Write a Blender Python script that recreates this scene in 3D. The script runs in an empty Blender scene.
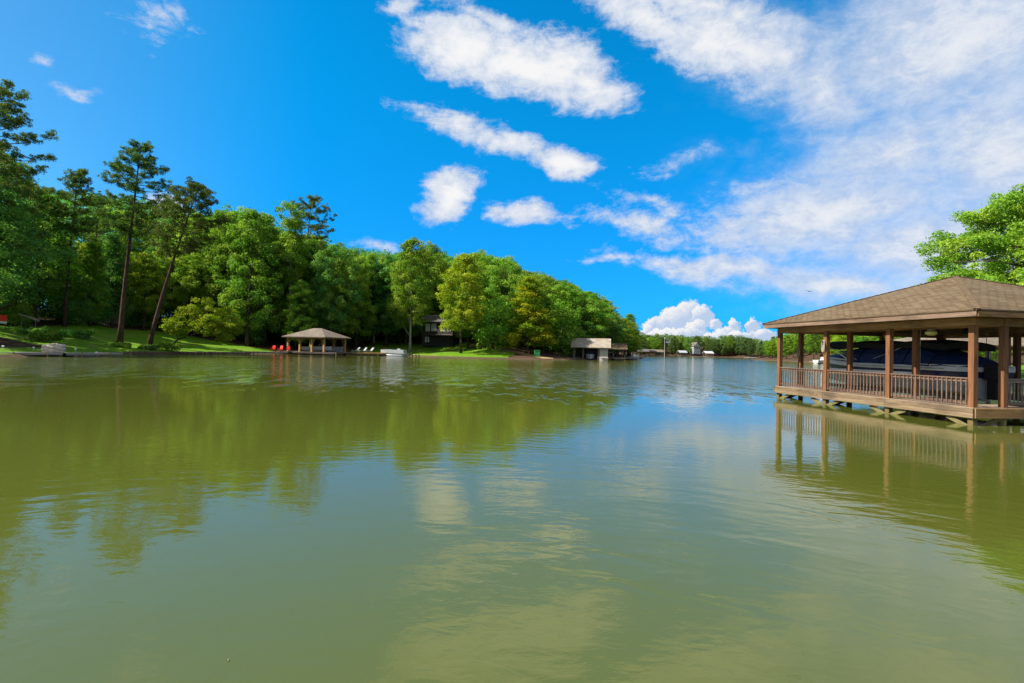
import bpy, math, random
import numpy as np
from mathutils import Vector, Matrix

# ------------------------------------------------------------------ camera
SC = bpy.context.scene
COL = SC.collection
W, H = 1024, 683
F, PITCH, ROLL, EYE = 524.7, 0.0151, 0.0247, 1.871
cp, sp, cr, sr = math.cos(PITCH), math.sin(PITCH), math.cos(ROLL), math.sin(ROLL)
FW = Vector((0, cp, sp)); UP = Vector((0, -sp, cp)); RT = Vector((1, 0, 0))
CX = RT * cr + UP * sr
CY = UP * cr - RT * sr
CZ = -FW
cam = bpy.data.cameras.new('camera')
cam_o = bpy.data.objects.new('camera', cam)
COL.objects.link(cam_o)
m = Matrix.Identity(4)
for i in range(3):
    m[i][0], m[i][1], m[i][2] = CX[i], CY[i], CZ[i]
m[2][3] = EYE
cam_o.matrix_world = m
cam.sensor_width = 36
cam.lens = F / W * 36
cam.clip_start = 0.05
cam.clip_end = 9000
SC.camera = cam_o


def ray(px, py):
    """world direction seen through a pixel of the photograph"""
    return (CX * (px - W / 2) - CY * (py - H / 2) + FW * F).normalized()


def hor(px):
    return 349.4 + (px - 512) * 0.0247


def at(px, d):
    """ground position (x, y) in the direction of image column px at depth d"""
    r = ray(px, hor(px))
    return (r.x / r.y * d, d)


def zat(px, py, d):
    r = ray(px, py)
    return EYE + r.z / r.y * d


# ------------------------------------------------------------------ sun, sky, exposure
SUN_EL = math.radians(46)
SUN_AZ = math.radians(-104)          # clockwise from +Y
sdir = Vector((math.sin(SUN_AZ) * math.cos(SUN_EL), math.cos(SUN_AZ) * math.cos(SUN_EL), math.sin(SUN_EL)))
sl = bpy.data.lights.new('sun', 'SUN')
sl.energy = 4.3
sl.angle = math.radians(0.5)
sl.color = (1.0, 0.94, 0.84)
so = bpy.data.objects.new('sun', sl)
so.rotation_euler = sdir.to_track_quat('Z', 'Y').to_euler()
COL.objects.link(so)

EXPO = 1.45
SC.view_settings.view_transform = 'Standard'
SC.view_settings.look = 'None'
SC.view_settings.exposure = EXPO
SC.view_settings.gamma = 1.0
SC.view_settings.use_curve_mapping = False
SKY_STRENGTH = 0.15
WHITE = 1 / (SKY_STRENGTH * 2 ** EXPO)      # sky radiance that shows as white at this exposure


class NT:
    """small helper to write node trees as expressions"""
    def __init__(s, tree):
        s.t = tree; s.n = tree.nodes; s.l = tree.links

    def new(s, typ, **kw):
        n = s.n.new(typ)
        for k, v in kw.items():
            setattr(n, k, v)
        return n

    def put(s, sock, v):
        if v is None:
            return
        if isinstance(v, bpy.types.NodeSocket):
            s.l.new(v, sock)
        else:
            sock.default_value = v

    def m(s, op, a, b=None, c=None, clamp=False):
        n = s.new('ShaderNodeMath', operation=op, use_clamp=clamp)
        for i, v in enumerate((a, b, c)):
            s.put(n.inputs[i], v)
        return n.outputs[0]

    def v(s, op, a, b=None, scale=None):
        n = s.new('ShaderNodeVectorMath', operation=op)
        s.put(n.inputs[0], a); s.put(n.inputs[1], b)
        if scale is not None:
            s.put(n.inputs['Scale'], scale)
        return n.outputs[1] if op in ('LENGTH', 'DOT_PRODUCT', 'DISTANCE') else n.outputs[0]

    def sep(s, a):
        n = s.new('ShaderNodeSeparateXYZ'); s.put(n.inputs[0], a); return n.outputs

    def comb(s, x, y, z):
        n = s.new('ShaderNodeCombineXYZ')
        for i, q in enumerate((x, y, z)):
            s.put(n.inputs[i], q)
        return n.outputs[0]

    def noise(s, vec, scale, detail=4, rough=0.5, dist=0.0, lac=2.0):
        n = s.new('ShaderNodeTexNoise')
        s.put(n.inputs['Vector'], vec)
        for k, q in (('Scale', scale), ('Detail', detail), ('Roughness', rough), ('Distortion', dist), ('Lacunarity', lac)):
            s.put(n.inputs[k], q)
        return n.outputs[0]

    def mix(s, fac, a, b, mode='MIX'):
        n = s.new('ShaderNodeMix', data_type='RGBA', blend_type=mode)
        s.put(n.inputs[0], fac)
        for sock, q in ((n.inputs[6], a), (n.inputs[7], b)):
            s.put(sock, (*q, 1) if isinstance(q, tuple) and len(q) == 3 else q)
        return n.outputs[2]

    def ss(s, x, lo, hi):
        n = s.new('ShaderNodeMapRange', interpolation_type='SMOOTHSTEP')
        s.put(n.inputs['Value'], x); n.inputs['From Min'].default_value = lo; n.inputs['From Max'].default_value = hi
        return n.outputs[0]

    def mapping(s, vec, loc=(0, 0, 0), rot=(0, 0, 0), scale=(1, 1, 1), typ='POINT'):
        n = s.new('ShaderNodeMapping', vector_type=typ)
        s.put(n.inputs[0], vec)
        if typ != 'NORMAL':
            n.inputs['Location'].default_value = loc
        n.inputs['Rotation'].default_value = rot
        n.inputs['Scale'].default_value = scale
        return n.outputs[0]


def azel(px, py):
    d = ray(px, py)
    return math.atan2(d.x, d.y), math.asin(d.z)


def build_world():
    w = bpy.data.worlds.new('World')
    SC.world = w
    w.use_nodes = True
    t = NT(w.node_tree)
    t.n.clear()
    sky = t.new('ShaderNodeTexSky', sky_type='NISHITA')
    sky.sun_disc = False
    sky.sun_elevation = SUN_EL
    sky.sun_rotation = SUN_AZ
    sky.air_density = 1.0
    sky.dust_density = 0.6
    sky.ozone_density = 2.5
    tc = t.new('ShaderNodeTexCoord')
    d = t.v('NORMALIZE', tc.outputs['Generated'])
    x, y, z = t.sep(d)
    az = t.m('ARCTAN2', x, y)
    el = t.m('ARCSINE', z)
    # deep blue of a clean summer sky
    tint = t.mix(t.ss(z, -0.02, 0.5), (0.0145, 0.205, 0.455), (0.0032, 0.375, 0.54))
    tint = t.mix(t.m('MULTIPLY', t.ss(az, -.35, -.85), .8), tint, (0.14, 0.325, 0.405))
    skycol = t.mix(1.0, sky.outputs[0], tint, 'MULTIPLY')
    n1 = t.noise(d, 7.0, 7, 0.58, 0.3)
    n2 = t.noise(t.v('ADD', d, (3.1, 1.7, 5.2)), 7.0, 5, 0.5)
    # warp the cloud outlines
    waz = t.m('ADD', az, t.m('MULTIPLY', t.m('SUBTRACT', n1, 0.5), 0.16))
    wel = t.m('ADD', el, t.m('MULTIPLY', t.m('SUBTRACT', n2, 0.5), 0.09))
    P = t.comb(waz, wel, 0)
    # cloud: px, py, rx, ry (pixels of the photograph, turned into directions), tilt in degrees, weight
    B = [
        (462, 52, 66, 36, 10, 1.35), (530, 70, 84, 38, 8, 1.4), (585, 92, 60, 22, 10, 1.1), (500, 25, 70, 16, 12, .75),
        (452, 124, 66, 15, 8, 1.0), (515, 143, 70, 18, 12, 1.05), (562, 160, 42, 17, 4, 1.5),
        (447, 192, 33, 26, -38, 1.35), (524, 209, 40, 12, 8, 1.0), (628, 225, 80, 16, 6, .6), (680, 163, 40, 11, -8, .38),
        (610, 261, 38, 5, -7, .6), (655, 202, 70, 11, 3, .4),
        (640, 12, 110, 28, 18, 1.0), (735, 46, 130, 44, 14, 1.1), (830, 80, 70, 56, 30, .9), (700, 5, 140, 20, 12, 1.0),
        (960, 40, 140, 90, 0, 1.25), (1010, 150, 150, 120, 0, 1.05), (890, 150, 120, 70, -30, .95), (835, 210, 150, 52, -10, 1.15),
        (930, 245, 180, 66, -6, 1.05), (740, 272, 140, 16, 5, .85), (840, 288, 130, 20, 6, 1.1), (980, 280, 130, 60, 0, 1.1),
        (148, 18, 38, 24, 20, .36), (47, 68, 17, 12, 0, .42), (66, 95, 18, 9, 0, .38), (160, 200, 30, 18, 0, 1.1),
        (375, 243, 50, 8, 4, .5), (415, 20, 24, 9, 10, .6), (396, 3, 22, 9, 0, .6),
    ]
    mask = None
    for (px, py, rx, ry, tilt, wt) in B:
        if wt == 0:
            continue
        a0, e0 = azel(px, py)
        a1, e1 = azel(px + 10, py); a2, e2 = azel(px, py - 10)
        sx = math.hypot(a1 - a0, e1 - e0) / 10 * rx
        sy = math.hypot(a2 - a0, e2 - e0) / 10 * ry
        base_rot = math.atan2(e1 - e0, a1 - a0)
        q = t.mapping(P, (a0, e0, 0), (0, 0, base_rot - math.radians(tilt)), (sx, sy, 1), 'TEXTURE')
        b = t.m('MULTIPLY', t.m('SUBTRACT', 1.25, t.v('LENGTH', q)), wt)
        mask = b if mask is None else t.m('SMOOTH_MAX', mask, b, 0.12)
    # clouds added in the unseen sky behind and above, thickened for fill light
    den = t.m('MAXIMUM', t.m('ADD', z, 0.08), 0.03)
    pl = t.comb(t.m('DIVIDE', x, den), t.m('DIVIDE', y, den), 0)
    far = t.noise(pl, 0.7, 5, 0.55)
    away = t.m('MAXIMUM', t.ss(t.m('ABSOLUTE', az), 0.95, 1.3), t.ss(el, 0.66, 0.9))
    fill_clouds = t.m('MULTIPLY', t.m('MULTIPLY', t.m('SUBTRACT', far, 0.33), 5.0), away)
    fill_clouds = t.m('SUBTRACT', fill_clouds, t.m('MULTIPLY', t.m('SUBTRACT', 1.0, away), 1.0))
    mask = t.m('MAXIMUM', mask, fill_clouds)
    # fibrous detail, stretched like wind-drawn cloud
    fib = t.noise(t.mapping(t.comb(az, el, 0), (0, 0, 0), (0, 0, 0.22), (7, 22, 1)), 1.0, 10, 0.68, 0.9)
    puff = t.noise(t.comb(az, t.m('MULTIPLY', el, 1.5), 0), 27.0, 10, 0.70, 0.25)
    band = t.noise(t.mapping(t.comb(az, el, 7.0), (0, 0, 0), (0, 0, -.25), (3.2, 9, 1)), 1.0, 4, 0.55, 0.5)
    det = t.m('ADD', t.m('ADD', t.m('MULTIPLY', fib, 0.38), t.m('MULTIPLY', puff, 0.38)), t.m('MULTIPLY', band, .24))
    side = t.ss(az, 0.25, 0.62)                  # thinner veil towards the right
    dens = t.m('ADD', mask, t.m('MULTIPLY', t.m('SUBTRACT', det, 0.53), t.m('SUBTRACT', 3.4, t.m('MULTIPLY', side, 1.3))))
    soft = t.ss(dens, -0.5, 1.25)
    crisp = t.ss(dens, 0.02, 0.72)
    cov = t.m('ADD', t.m('MULTIPLY', soft, side), t.m('MULTIPLY', crisp, t.m('SUBTRACT', 1.0, side)))
    cov = t.m('MULTIPLY', cov, 0.96)
    # cumulus heaps above the far shore: crisp outlines
    K = [(672, 322, 16, 16), (688, 318, 20, 19), (704, 316, 12, 12), (655, 328, 14, 12), (648, 334, 12, 10), (697, 332, 12, 12), (716, 326, 7, 7),
         (680, 338, 40, 10), (733, 328, 9, 9), (727, 335, 14, 8), (752, 327, 8, 8), (745, 338, 22, 7), (765, 336, 12, 8), (718, 338, 16, 6)]
    pn = t.noise(t.comb(az, el, 0), 55.0, 8, 0.7)
    pn2 = t.noise(t.comb(az, el, 4.0), 55.0, 8, 0.7)
    Pk = t.comb(t.m('ADD', az, t.m('MULTIPLY', t.m('SUBTRACT', pn, 0.5), 0.042)), t.m('ADD', el, t.m('MULTIPLY', t.m('SUBTRACT', pn2, 0.5), 0.036)), 0)
    km = None; kl = None
    for (px, py, rx, ry) in K:
        a0, e0 = azel(px, py)
        q = t.mapping(Pk, (a0, e0, 0), (0, 0, 0), (rx / F * .88, ry / F * .95, 1), 'TEXTURE')
        ln = t.v('LENGTH', q)
        b = t.m('SUBTRACT', 1.0, ln)
        km = b if km is None else t.m('MAXIMUM', km, b)
        # sunward side of each heap is the brighter one
        lit = t.v('DOT_PRODUCT', q, (-0.45, 0.75, 0))
        s_ = t.m('MULTIPLY', lit, t.ss(b, 0.0, 0.05))
        kl = s_ if kl is None else t.m('MAXIMUM', kl, s_)
    kcov = t.ss(km, 0.0, 0.22)
    white = 0.97 * WHITE
    grey = t.mix(t.ss(puff, 0.3, 0.7), (0.52 * WHITE, 0.62 * WHITE, 0.80 * WHITE), (0.68 * WHITE, 0.75 * WHITE, 0.87 * WHITE))
    bright = t.m('SUBTRACT', t.ss(dens, 0.45, 1.5), t.m('MULTIPLY', side, 0.45), clamp=True)
    ccol = t.mix(bright, grey, (white, white * 0.985, white * 0.97))
    col = t.mix(cov, skycol, ccol)
    kcol = t.mix(t.ss(kl, 0.05, 0.75), (0.50 * WHITE, 0.62 * WHITE, 0.82 * WHITE), (white * .96, white * 0.95, white * 0.95))
    col = t.mix(kcov, col, kcol)
    bg = t.new('ShaderNodeBackground')
    t.l.new(col, bg.inputs[0])
    bg.inputs[1].default_value = SKY_STRENGTH
    out = t.new('ShaderNodeOutputWorld')
    t.l.new(bg.outputs[0], out.inputs[0])
    w.cycles.sampling_method = 'MANUAL'
    w.cycles.sample_map_resolution = 512


build_world()

# ------------------------------------------------------------------ materials
def mat(name, rough=0.7, spec=0.3):
    mt = bpy.data.materials.new(name)
    mt.use_nodes = True
    t = NT(mt.node_tree)
    b = t.n['Principled BSDF']
    b.inputs['Roughness'].default_value = rough
    b.inputs['Specular IOR Level'].default_value = spec
    return mt, t, b


def bump(t, b, h, strength=0.4, dist=0.02):
    n = t.new('ShaderNodeBump')
    n.inputs['Strength'].default_value = strength
    n.inputs['Distance'].default_value = dist
    t.l.new(h, n.inputs['Height'])
    t.l.new(n.outputs[0], b.inputs['Normal'])


def wood(name, c1, c2, c3, axis='Z', scale=1.0, rough=0.75):
    """weathered, streaky timber, grain along the given axis of the object"""
    mt, t, b = mat(name, rough, 0.25)
    tc = t.new('ShaderNodeTexCoord').outputs['Object']
    sc = {'X': (.6, 9, 9), 'Y': (9, .6, 9), 'Z': (9, 9, .6)}[axis]
    g = t.noise(t.mapping(tc, scale=tuple(q * scale for q in sc)), 1.6, 6, 0.65, 0.4)
    big = t.noise(tc, 0.9 * scale, 4, 0.6)
    c = t.mix(t.ss(g, 0.3, 0.7), c1, c2)
    c = t.mix(t.m('MULTIPLY', t.ss(big, 0.45, 0.7), 0.75), c, c3)
    crk = t.noise(t.mapping(tc, scale=tuple(q * scale * 1.9 for q in sc)), 1.3, 4, 0.6, 0.8)
    c = t.mix(t.m('MULTIPLY', t.ss(crk, 0.52, 0.68), 0.62), c, tuple(q * .42 for q in c1))      # dark checks and weathered streaks
    geo = t.new('ShaderNodeNewGeometry')
    wz = t.sep(geo.outputs['Position'])[2]
    stain = t.m('SUBTRACT', 1.0, t.ss(t.m('ADD', wz, t.m('MULTIPLY', t.m('SUBTRACT', big, .5), .25)), .10, .30))
    c = t.mix(t.m('MULTIPLY', stain, .75), c, (.11, .10, .035))      # algae at the waterline
    isl = geo.outputs['Random Per Island']
    hs = t.new('ShaderNodeHueSaturation')
    t.put(hs.inputs['Value'], t.m('ADD', 0.78, t.m('MULTIPLY', isl, 0.44)))
    t.l.new(c, hs.inputs['Color'])
    t.l.new(hs.outputs[0], b.inputs['Base Color'])
    bump(t, b, g, 0.5, 0.01)
    return mt


def plain(name, c, rough=0.6, var=0.25, scale=2.0, spec=0.3, metal=0.0):
    mt, t, b = mat(name, rough, spec)
    tc = t.new('ShaderNodeTexCoord').outputs['Object']
    n = t.noise(tc, scale, 6, 0.6)
    c2 = tuple(q * (1 - var) for q in c)
    t.l.new(t.mix(t.ss(n, 0.3, 0.7), c, c2), b.inputs['Base Color'])
    b.inputs['Metallic'].default_value = metal
    bump(t, b, n, 0.15, 0.02)
    return mt


def shingle(name, ca, cb, cc, scale=1.0):
    mt, t, b = mat(name, 0.9, 0.15)
    uv = t.new('ShaderNodeUVMap').outputs[0]
    br = t.new('ShaderNodeTexBrick')
    br.offset = 0.5
    t.l.new(uv, br.inputs['Vector'])
    for k, v in (('Color1', (*ca, 1)), ('Color2', (*cb, 1)), ('Mortar', tuple(q * .55 for q in ca) + (1,)), ('Scale', 1.0 * scale), ('Mortar Size', 0.02), ('Bias', 0.0), ('Brick Width', 0.33), ('Row Height', 0.145), ('Mortar Smooth', 0.3)):
        br.inputs[k].default_value = v
    n = t.noise(uv, 0.5, 7, 0.72)
    n2 = t.noise(uv, 9, 4, 0.65)
    c = t.mix(t.m('MULTIPLY', t.ss(n, 0.4, 0.65), 0.55), br.outputs[0], cc)
    c = t.mix(t.m('MULTIPLY', t.ss(n2, 0.35, 0.7), 0.35), c, tuple(q * .6 for q in ca))
    t.l.new(c, b.inputs['Base Color'])
    bump(t, b, t.m('ADD', t.m('MULTIPLY', br.outputs[1], -1.0), n2), 0.6, 0.02)
    return mt


def leaf(name, ca, cb, cc, trans=0.5):
    """leaves: colour differs from leaf to leaf, twig to twig and tree to tree"""
    mt = bpy.data.materials.new(name)
    mt.use_nodes = True
    t = NT(mt.node_tree)
    t.n.clear()
    at_ = t.new('ShaderNodeAttribute', attribute_name='tint').outputs['Fac']
    cl = t.new('ShaderNodeAttribute', attribute_name='clump').outputs['Fac']
    rnd = t.new('ShaderNodeObjectInfo').outputs['Random']
    c = t.mix(at_, ca, cb)
    c = t.mix(t.m('MULTIPLY', t.ss(cl, 0.4, 0.95), 0.85), c, cc)
    hs = t.new('ShaderNodeHueSaturation')
    t.put(hs.inputs['Hue'], t.m('ADD', 0.488, t.m('MULTIPLY', rnd, 0.040)))
    rv = t.m('FRACT', t.m('MULTIPLY', rnd, 7.31))
    t.put(hs.inputs['Value'], t.m('ADD', 0.72, t.m('MULTIPLY', rv, 0.5)))
    hs.inputs['Saturation'].default_value = 1.0
    t.l.new(c, hs.inputs['Color'])
    d = t.new('ShaderNodeBsdfDiffuse'); tr = t.new('ShaderNodeBsdfTranslucent'); gl = t.new('ShaderNodeBsdfGlossy')
    t.l.new(hs.outputs[0], d.inputs[0])
    t.l.new(t.mix(1.0, hs.outputs[0], (1.0, 1.05, 0.45), 'MULTIPLY'), tr.inputs[0])
    gl.inputs['Roughness'].default_value = 0.45
    gl.inputs[0].default_value = (.6, .7, .6, 1)
    m1 = t.new('ShaderNodeMixShader'); m1.inputs[0].default_value = trans
    t.l.new(d.outputs[0], m1.inputs[1]); t.l.new(tr.outputs[0], m1.inputs[2])
    m2 = t.new('ShaderNodeMixShader'); m2.inputs[0].default_value = 0.012
    t.l.new(m1.outputs[0], m2.inputs[1]); t.l.new(gl.outputs[0], m2.inputs[2])
    o = t.new('ShaderNodeOutputMaterial')
    t.l.new(m2.outputs[0], o.inputs[0])
    return mt


def bark(name, c1, c2):
    mt, t, b = mat(name, 0.95, 0.1)
    tc = t.new('ShaderNodeTexCoord').outputs['Object']
    n = t.noise(t.mapping(tc, scale=(7, 7, 1.3)), 1.0, 6, 0.7)
    t.l.new(t.mix(t.ss(n, 0.35, 0.65), c1, c2), b.inputs['Base Color'])
    bump(t, b, n, 0.8, 0.05)
    return mt


M = {}
M['leaf_dark'] = leaf('leaf_dark', (.052, .148, .034), (.105, .235, .044), (.18, .30, .05))
M['leaf_mid'] = leaf('leaf_mid', (.082, .190, .022), (.175, .315, .028), (.27, .38, .05))
M['leaf_light'] = leaf('leaf_light', (.110, .220, .020), (.22, .34, .026), (.32, .40, .05))
M['leaf_yellow'] = leaf('leaf_yellow', (.140, .240, .014), (.25, .36, .018), (.36, .42, .03))
M['leaf_orange'] = leaf('leaf_orange', (.130, .250, .014), (.24, .37, .016), (.46, .44, .02))
M['leaf_hazed'] = leaf('leaf_hazed', (.066, .120, .034), (.125, .185, .048), (.17, .21, .055))  # haze over the far trees mixed into a duller leaf colour
M['needle'] = leaf('needle', (.054, .110, .024), (.105, .170, .030), (.15, .20, .035), 0.32)
M['bark'] = bark('bark', (.030, .022, .016), (.085, .062, .044))
M['pine_bark'] = bark('pine_bark', (.032, .018, .013), (.10, .056, .038))
M['pale_bark'] = bark('pale_bark', (.20, .17, .13), (.36, .32, .25))
M['post'] = wood('post_timber', (0.125, 0.052, 0.022), (0.229, 0.100, 0.041), (0.103, 0.063, 0.031), 'Z')
M['beam'] = wood('beam_timber', (0.222, 0.120, 0.043), (0.325, 0.188, 0.073), (0.154, 0.085, 0.043), 'Y')
M['beam_x'] = wood('beam_timber_across', (0.205, 0.116, 0.043), (0.308, 0.180, 0.068), (0.137, 0.077, 0.043), 'X')
M['fascia'] = wood('fascia_board', (0.147, 0.093, 0.062), (0.217, 0.147, 0.101), (0.101, 0.062, 0.043), 'Y')
M['pale_wood'] = wood('bleached_timber', (.27, .225, .20), (.38, .33, .30), (.20, .17, .15), 'X')
M['rail'] = wood('railing_timber', (0.111, 0.065, 0.044), (0.182, 0.115, 0.079), (0.079, 0.055, 0.044), 'Y')
M['rim'] = wood('rim_timber', (0.125, 0.085, 0.048), (0.221, 0.159, 0.096), (0.071, 0.050, 0.031), 'Y')
M['deck'] = wood('deck_timber', (0.174, 0.119, 0.079), (0.253, 0.186, 0.131), (0.119, 0.087, 0.063), 'Y')
M['pile'] = wood('pile_timber', (.22, .16, .07), (.36, .28, .13), (.10, .09, .04), 'Z')
M['ceil'] = wood('ceiling_board', (.14, .085, .045), (.23, .145, .075), (.11, .07, .045), 'Y')
M['yellow_wood'] = wood('new_timber', (.32, .18, .05), (.45, .28, .09), (.26, .15, .05), 'Z')
M['grey_wood'] = wood('grey_timber', (.14, .115, .10), (.23, .19, .165), (.11, .08, .06), 'X')
M['dark_wood'] = wood('dark_timber', (.035, .027, .022), (.06, .046, .038), (.028, .022, .02), 'X')
M['brown_wood'] = wood('brown_timber', (.15, .075, .04), (.24, .13, .07), (.10, .06, .035), 'X')
M['roof'] = shingle('brown_shingle', (0.081, 0.054, 0.028), (0.153, 0.107, 0.060), (0.130, 0.101, 0.063))
M['cap'] = plain('hip_shingle', (0.130, 0.092, 0.055), .9, .35, 5.0, .1)
M['roof_grey'] = shingle('grey_shingle', (.12, .098, .080), (.19, .155, .125), (.23, .185, .145))
M['roof_tan'] = shingle('tan_shingle', (.22, .18, .13), (.30, .25, .18), (.36, .34, .32), .5)
M['roof_dark'] = shingle('slate_shingle', (.09, .082, .08), (.15, .135, .13), (.12, .11, .10))
M['white'] = plain('white_paint', (.62, .61, .58), .45, .12)
M['offwhite'] = plain('offwhite_gelcoat', (.42, .43, .43), .25, .15, 1.5, .5)
M['hullwhite'] = plain('hull_gelcoat', (.36, .36, .35), .25, .18, 3.0, .5)
M['navy'] = plain('navy_canvas', (.013, .033, .115), .75, .45, 5.0)
M['navygloss'] = plain('navy_gelcoat', (.008, .018, .07), .2, .2, 2, .5)
M['black'] = plain('black_canvas', (.008, .009, .013), .8, .3, 4)
M['metal'] = plain('dull_aluminium', (.45, .46, .47), .4, .15, 3, .5, .6)
M['grey'] = plain('grey_plastic', (.30, .31, .33), .5, .2)
M['red'] = plain('red_plastic', (.75, .03, .02), .45, .2)
M['green'] = plain('green_plastic', (.03, .24, .07), .5, .2)
M['stone'] = plain('pale_stone', (.60, .50, .38), .9, .4, 2.2)
M['block'] = plain('wall_stone', (.16, .11, .08), .95, .55, 2.5)
M['glass'] = plain('window_glass', (.10, .13, .15), .08, .2, 1, .8)
M['curtain'] = plain('pale_window', (.42, .46, .47), .15, .2, 3, .6)
M['cream'] = plain('cream_siding', (.38, .35, .31), .7, .15, 3)
M['lamp_glass'] = plain('frosted_glass', (.55, .55, .22), .3, .1)

# ------------------------------------------------------------------ mesh helpers
class MB:
    """collects boxes, tubes and faces; build() links them as ONE mesh object"""
    def __init__(s):
        s.v = []; s.f = []; s.uv = {}

    def face(s, pts, uv=None):
        n = len(s.v)
        s.v += [tuple(p) for p in pts]
        s.f.append(tuple(range(n, n + len(pts))))
        if uv:
            s.uv[len(s.f) - 1] = uv
        return s

    def box(s, c, size, rz=0.0, rx=0.0, ry=0.0, taper=1.0):
        R = Matrix.Rotation(rz, 3, 'Z') @ Matrix.Rotation(ry, 3, 'Y') @ Matrix.Rotation(rx, 3, 'X')
        c = Vector(c); n = len(s.v)
        bv = min(0.008, min(size) * .12)
        # bevelled box: each face inset ring (24 vertices)
        hx, hy, hz = (q / 2 for q in size)
        idx = {}
        for sx in (-1, 1):
            for sy in (-1, 1):
                for sz in (-1, 1):
                    k = taper if sz > 0 else 1
                    for ax in range(3):
                        p = [sx * hx * k, sy * hy * k, sz * hz]
                        for a2 in range(3):
                            if a2 != ax:
                                p[a2] -= (sx, sy, sz)[a2] * bv
                        idx[(sx, sy, sz, ax)] = len(s.v)
                        s.v.append(tuple(c + R @ Vector(p)))
        I = lambda a, b, d, ax: idx[(a, b, d, ax)]
        for q in (-1, 1):
            fx = [I(q, -1, -1, 0), I(q, 1, -1, 0), I(q, 1, 1, 0), I(q, -1, 1, 0)]
            fy = [I(-1, q, -1, 1), I(-1, q, 1, 1), I(1, q, 1, 1), I(1, q, -1, 1)]
            fz = [I(-1, -1, q, 2), I(1, -1, q, 2), I(1, 1, q, 2), I(-1, 1, q, 2)]
            for fc in (fx, fy, fz):
                s.f.append(tuple(fc if q > 0 else fc[::-1]))
        for a in (-1, 1):
            for b in (-1, 1):
                s.f.append((I(-1, a, b, 1), I(1, a, b, 1), I(1, a, b, 2), I(-1, a, b, 2)))
                s.f.append((I(a, -1, b, 0), I(a, 1, b, 0), I(a, 1, b, 2), I(a, -1, b, 2)))
                s.f.append((I(a, b, -1, 0), I(a, b, 1, 0), I(a, b, 1, 1), I(a, b, -1, 1)))
                for d in (-1, 1):
                    s.f.append((I(a, b, d, 0), I(a, b, d, 1), I(a, b, d, 2)))
        return s

    def bar(s, p, q, wx, wz=None):
        """square bar from p to q"""
        wz = wz or wx
        p, q = Vector(p), Vector(q)
        d = q - p
        rz = math.atan2(d.y, d.x); ry = -math.atan2(d.z, math.hypot(d.x, d.y))
        s.box((p + q) / 2, (d.length, wx, wz), rz, 0, ry)
        return s

    def tube(s, pts, radii, sides=7, cap=True):
        pts = [Vector(p) for p in pts]
        if not isinstance(radii, (list, tuple)):
            radii = [radii] * len(pts)
        n0 = len(s.v)
        for i, p in enumerate(pts):
            d = (pts[min(i + 1, len(pts) - 1)] - pts[max(i - 1, 0)]).normalized()
            u = d.cross(Vector((0.31, 0.95, 0.02)))
            if u.length < .1:
                u = d.cross(Vector((1, 0, 0)))
            u.normalize(); w_ = d.cross(u)
            for k in range(sides):
                a = 2 * math.pi * k / sides
                s.v.append(tuple(p + (u * math.cos(a) + w_ * math.sin(a)) * radii[i]))
        for i in range(len(pts) - 1):
            for k in range(sides):
                a = n0 + i * sides + k; b = n0 + i * sides + (k + 1) % sides
                s.f.append((a, b, b + sides, a + sides))
        if cap:
            s.f.append(tuple(n0 + k for k in range(sides))[::-1])
            s.f.append(tuple(n0 + (len(pts) - 1) * sides + k for k in range(sides)))
        return s

    def mesh(s, name, material=None, smooth=False):
        me = bpy.data.meshes.new(name)
        me.from_pydata(s.v, [], s.f)
        if s.uv:
            ul = me.uv_layers.new(name='UVMap')
            for pi, uv in s.uv.items():
                for li, c in zip(me.polygons[pi].loop_indices, uv):
                    ul.data[li].uv = c
        if material:
            me.materials.append(material)
        if smooth:
            me.polygons.foreach_set('use_smooth', [True] * len(me.polygons))
        me.update()
        return me

    def build(s, name, material, parent=None, smooth=False, loc=None, label=None):
        o = bpy.data.objects.new(name, s.mesh(name, material, smooth))
        COL.objects.link(o)
        if parent:
            o.parent = parent
        if loc:
            o.location = loc
        if label:
            o['label'] = label
        return o


def tag(o, label=None, cat=None, group=None, kind=None):
    for k, v in (('label', label), ('category', cat), ('group', group), ('kind', kind)):
        if v:
            o[k] = v
    return o


def thing(name, label, cat, loc=(0, 0, 0), rz=0.0, group=None, scale=None):
    o = bpy.data.objects.new(name, None)
    COL.objects.link(o)
    o.location = loc
    o.rotation_euler = (0, 0, rz)
    o.empty_display_size = 0.3
    if scale:
        o.scale = scale
    return tag(o, label, cat, group)


def copy_tree(o, parent=None):
    c = o.copy()
    COL.objects.link(c)
    if parent:
        c.parent = parent
    for ch in list(o.children):
        copy_tree(ch, c)
    return c


def slope_face(mb, pts, drop=0.0):
    """roof plane with UVs in metres: u along the eave (first edge), v up the slope"""
    p0, p1 = Vector(pts[0]), Vector(pts[1])
    u = (p1 - p0).normalized()
    n = (p1 - p0).cross(Vector(pts[2]) - p0).normalized()
    v = n.cross(u)
    mb.face(pts, [((Vector(p) - p0).dot(u), (Vector(p) - p0).dot(v)) for p in pts])


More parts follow.
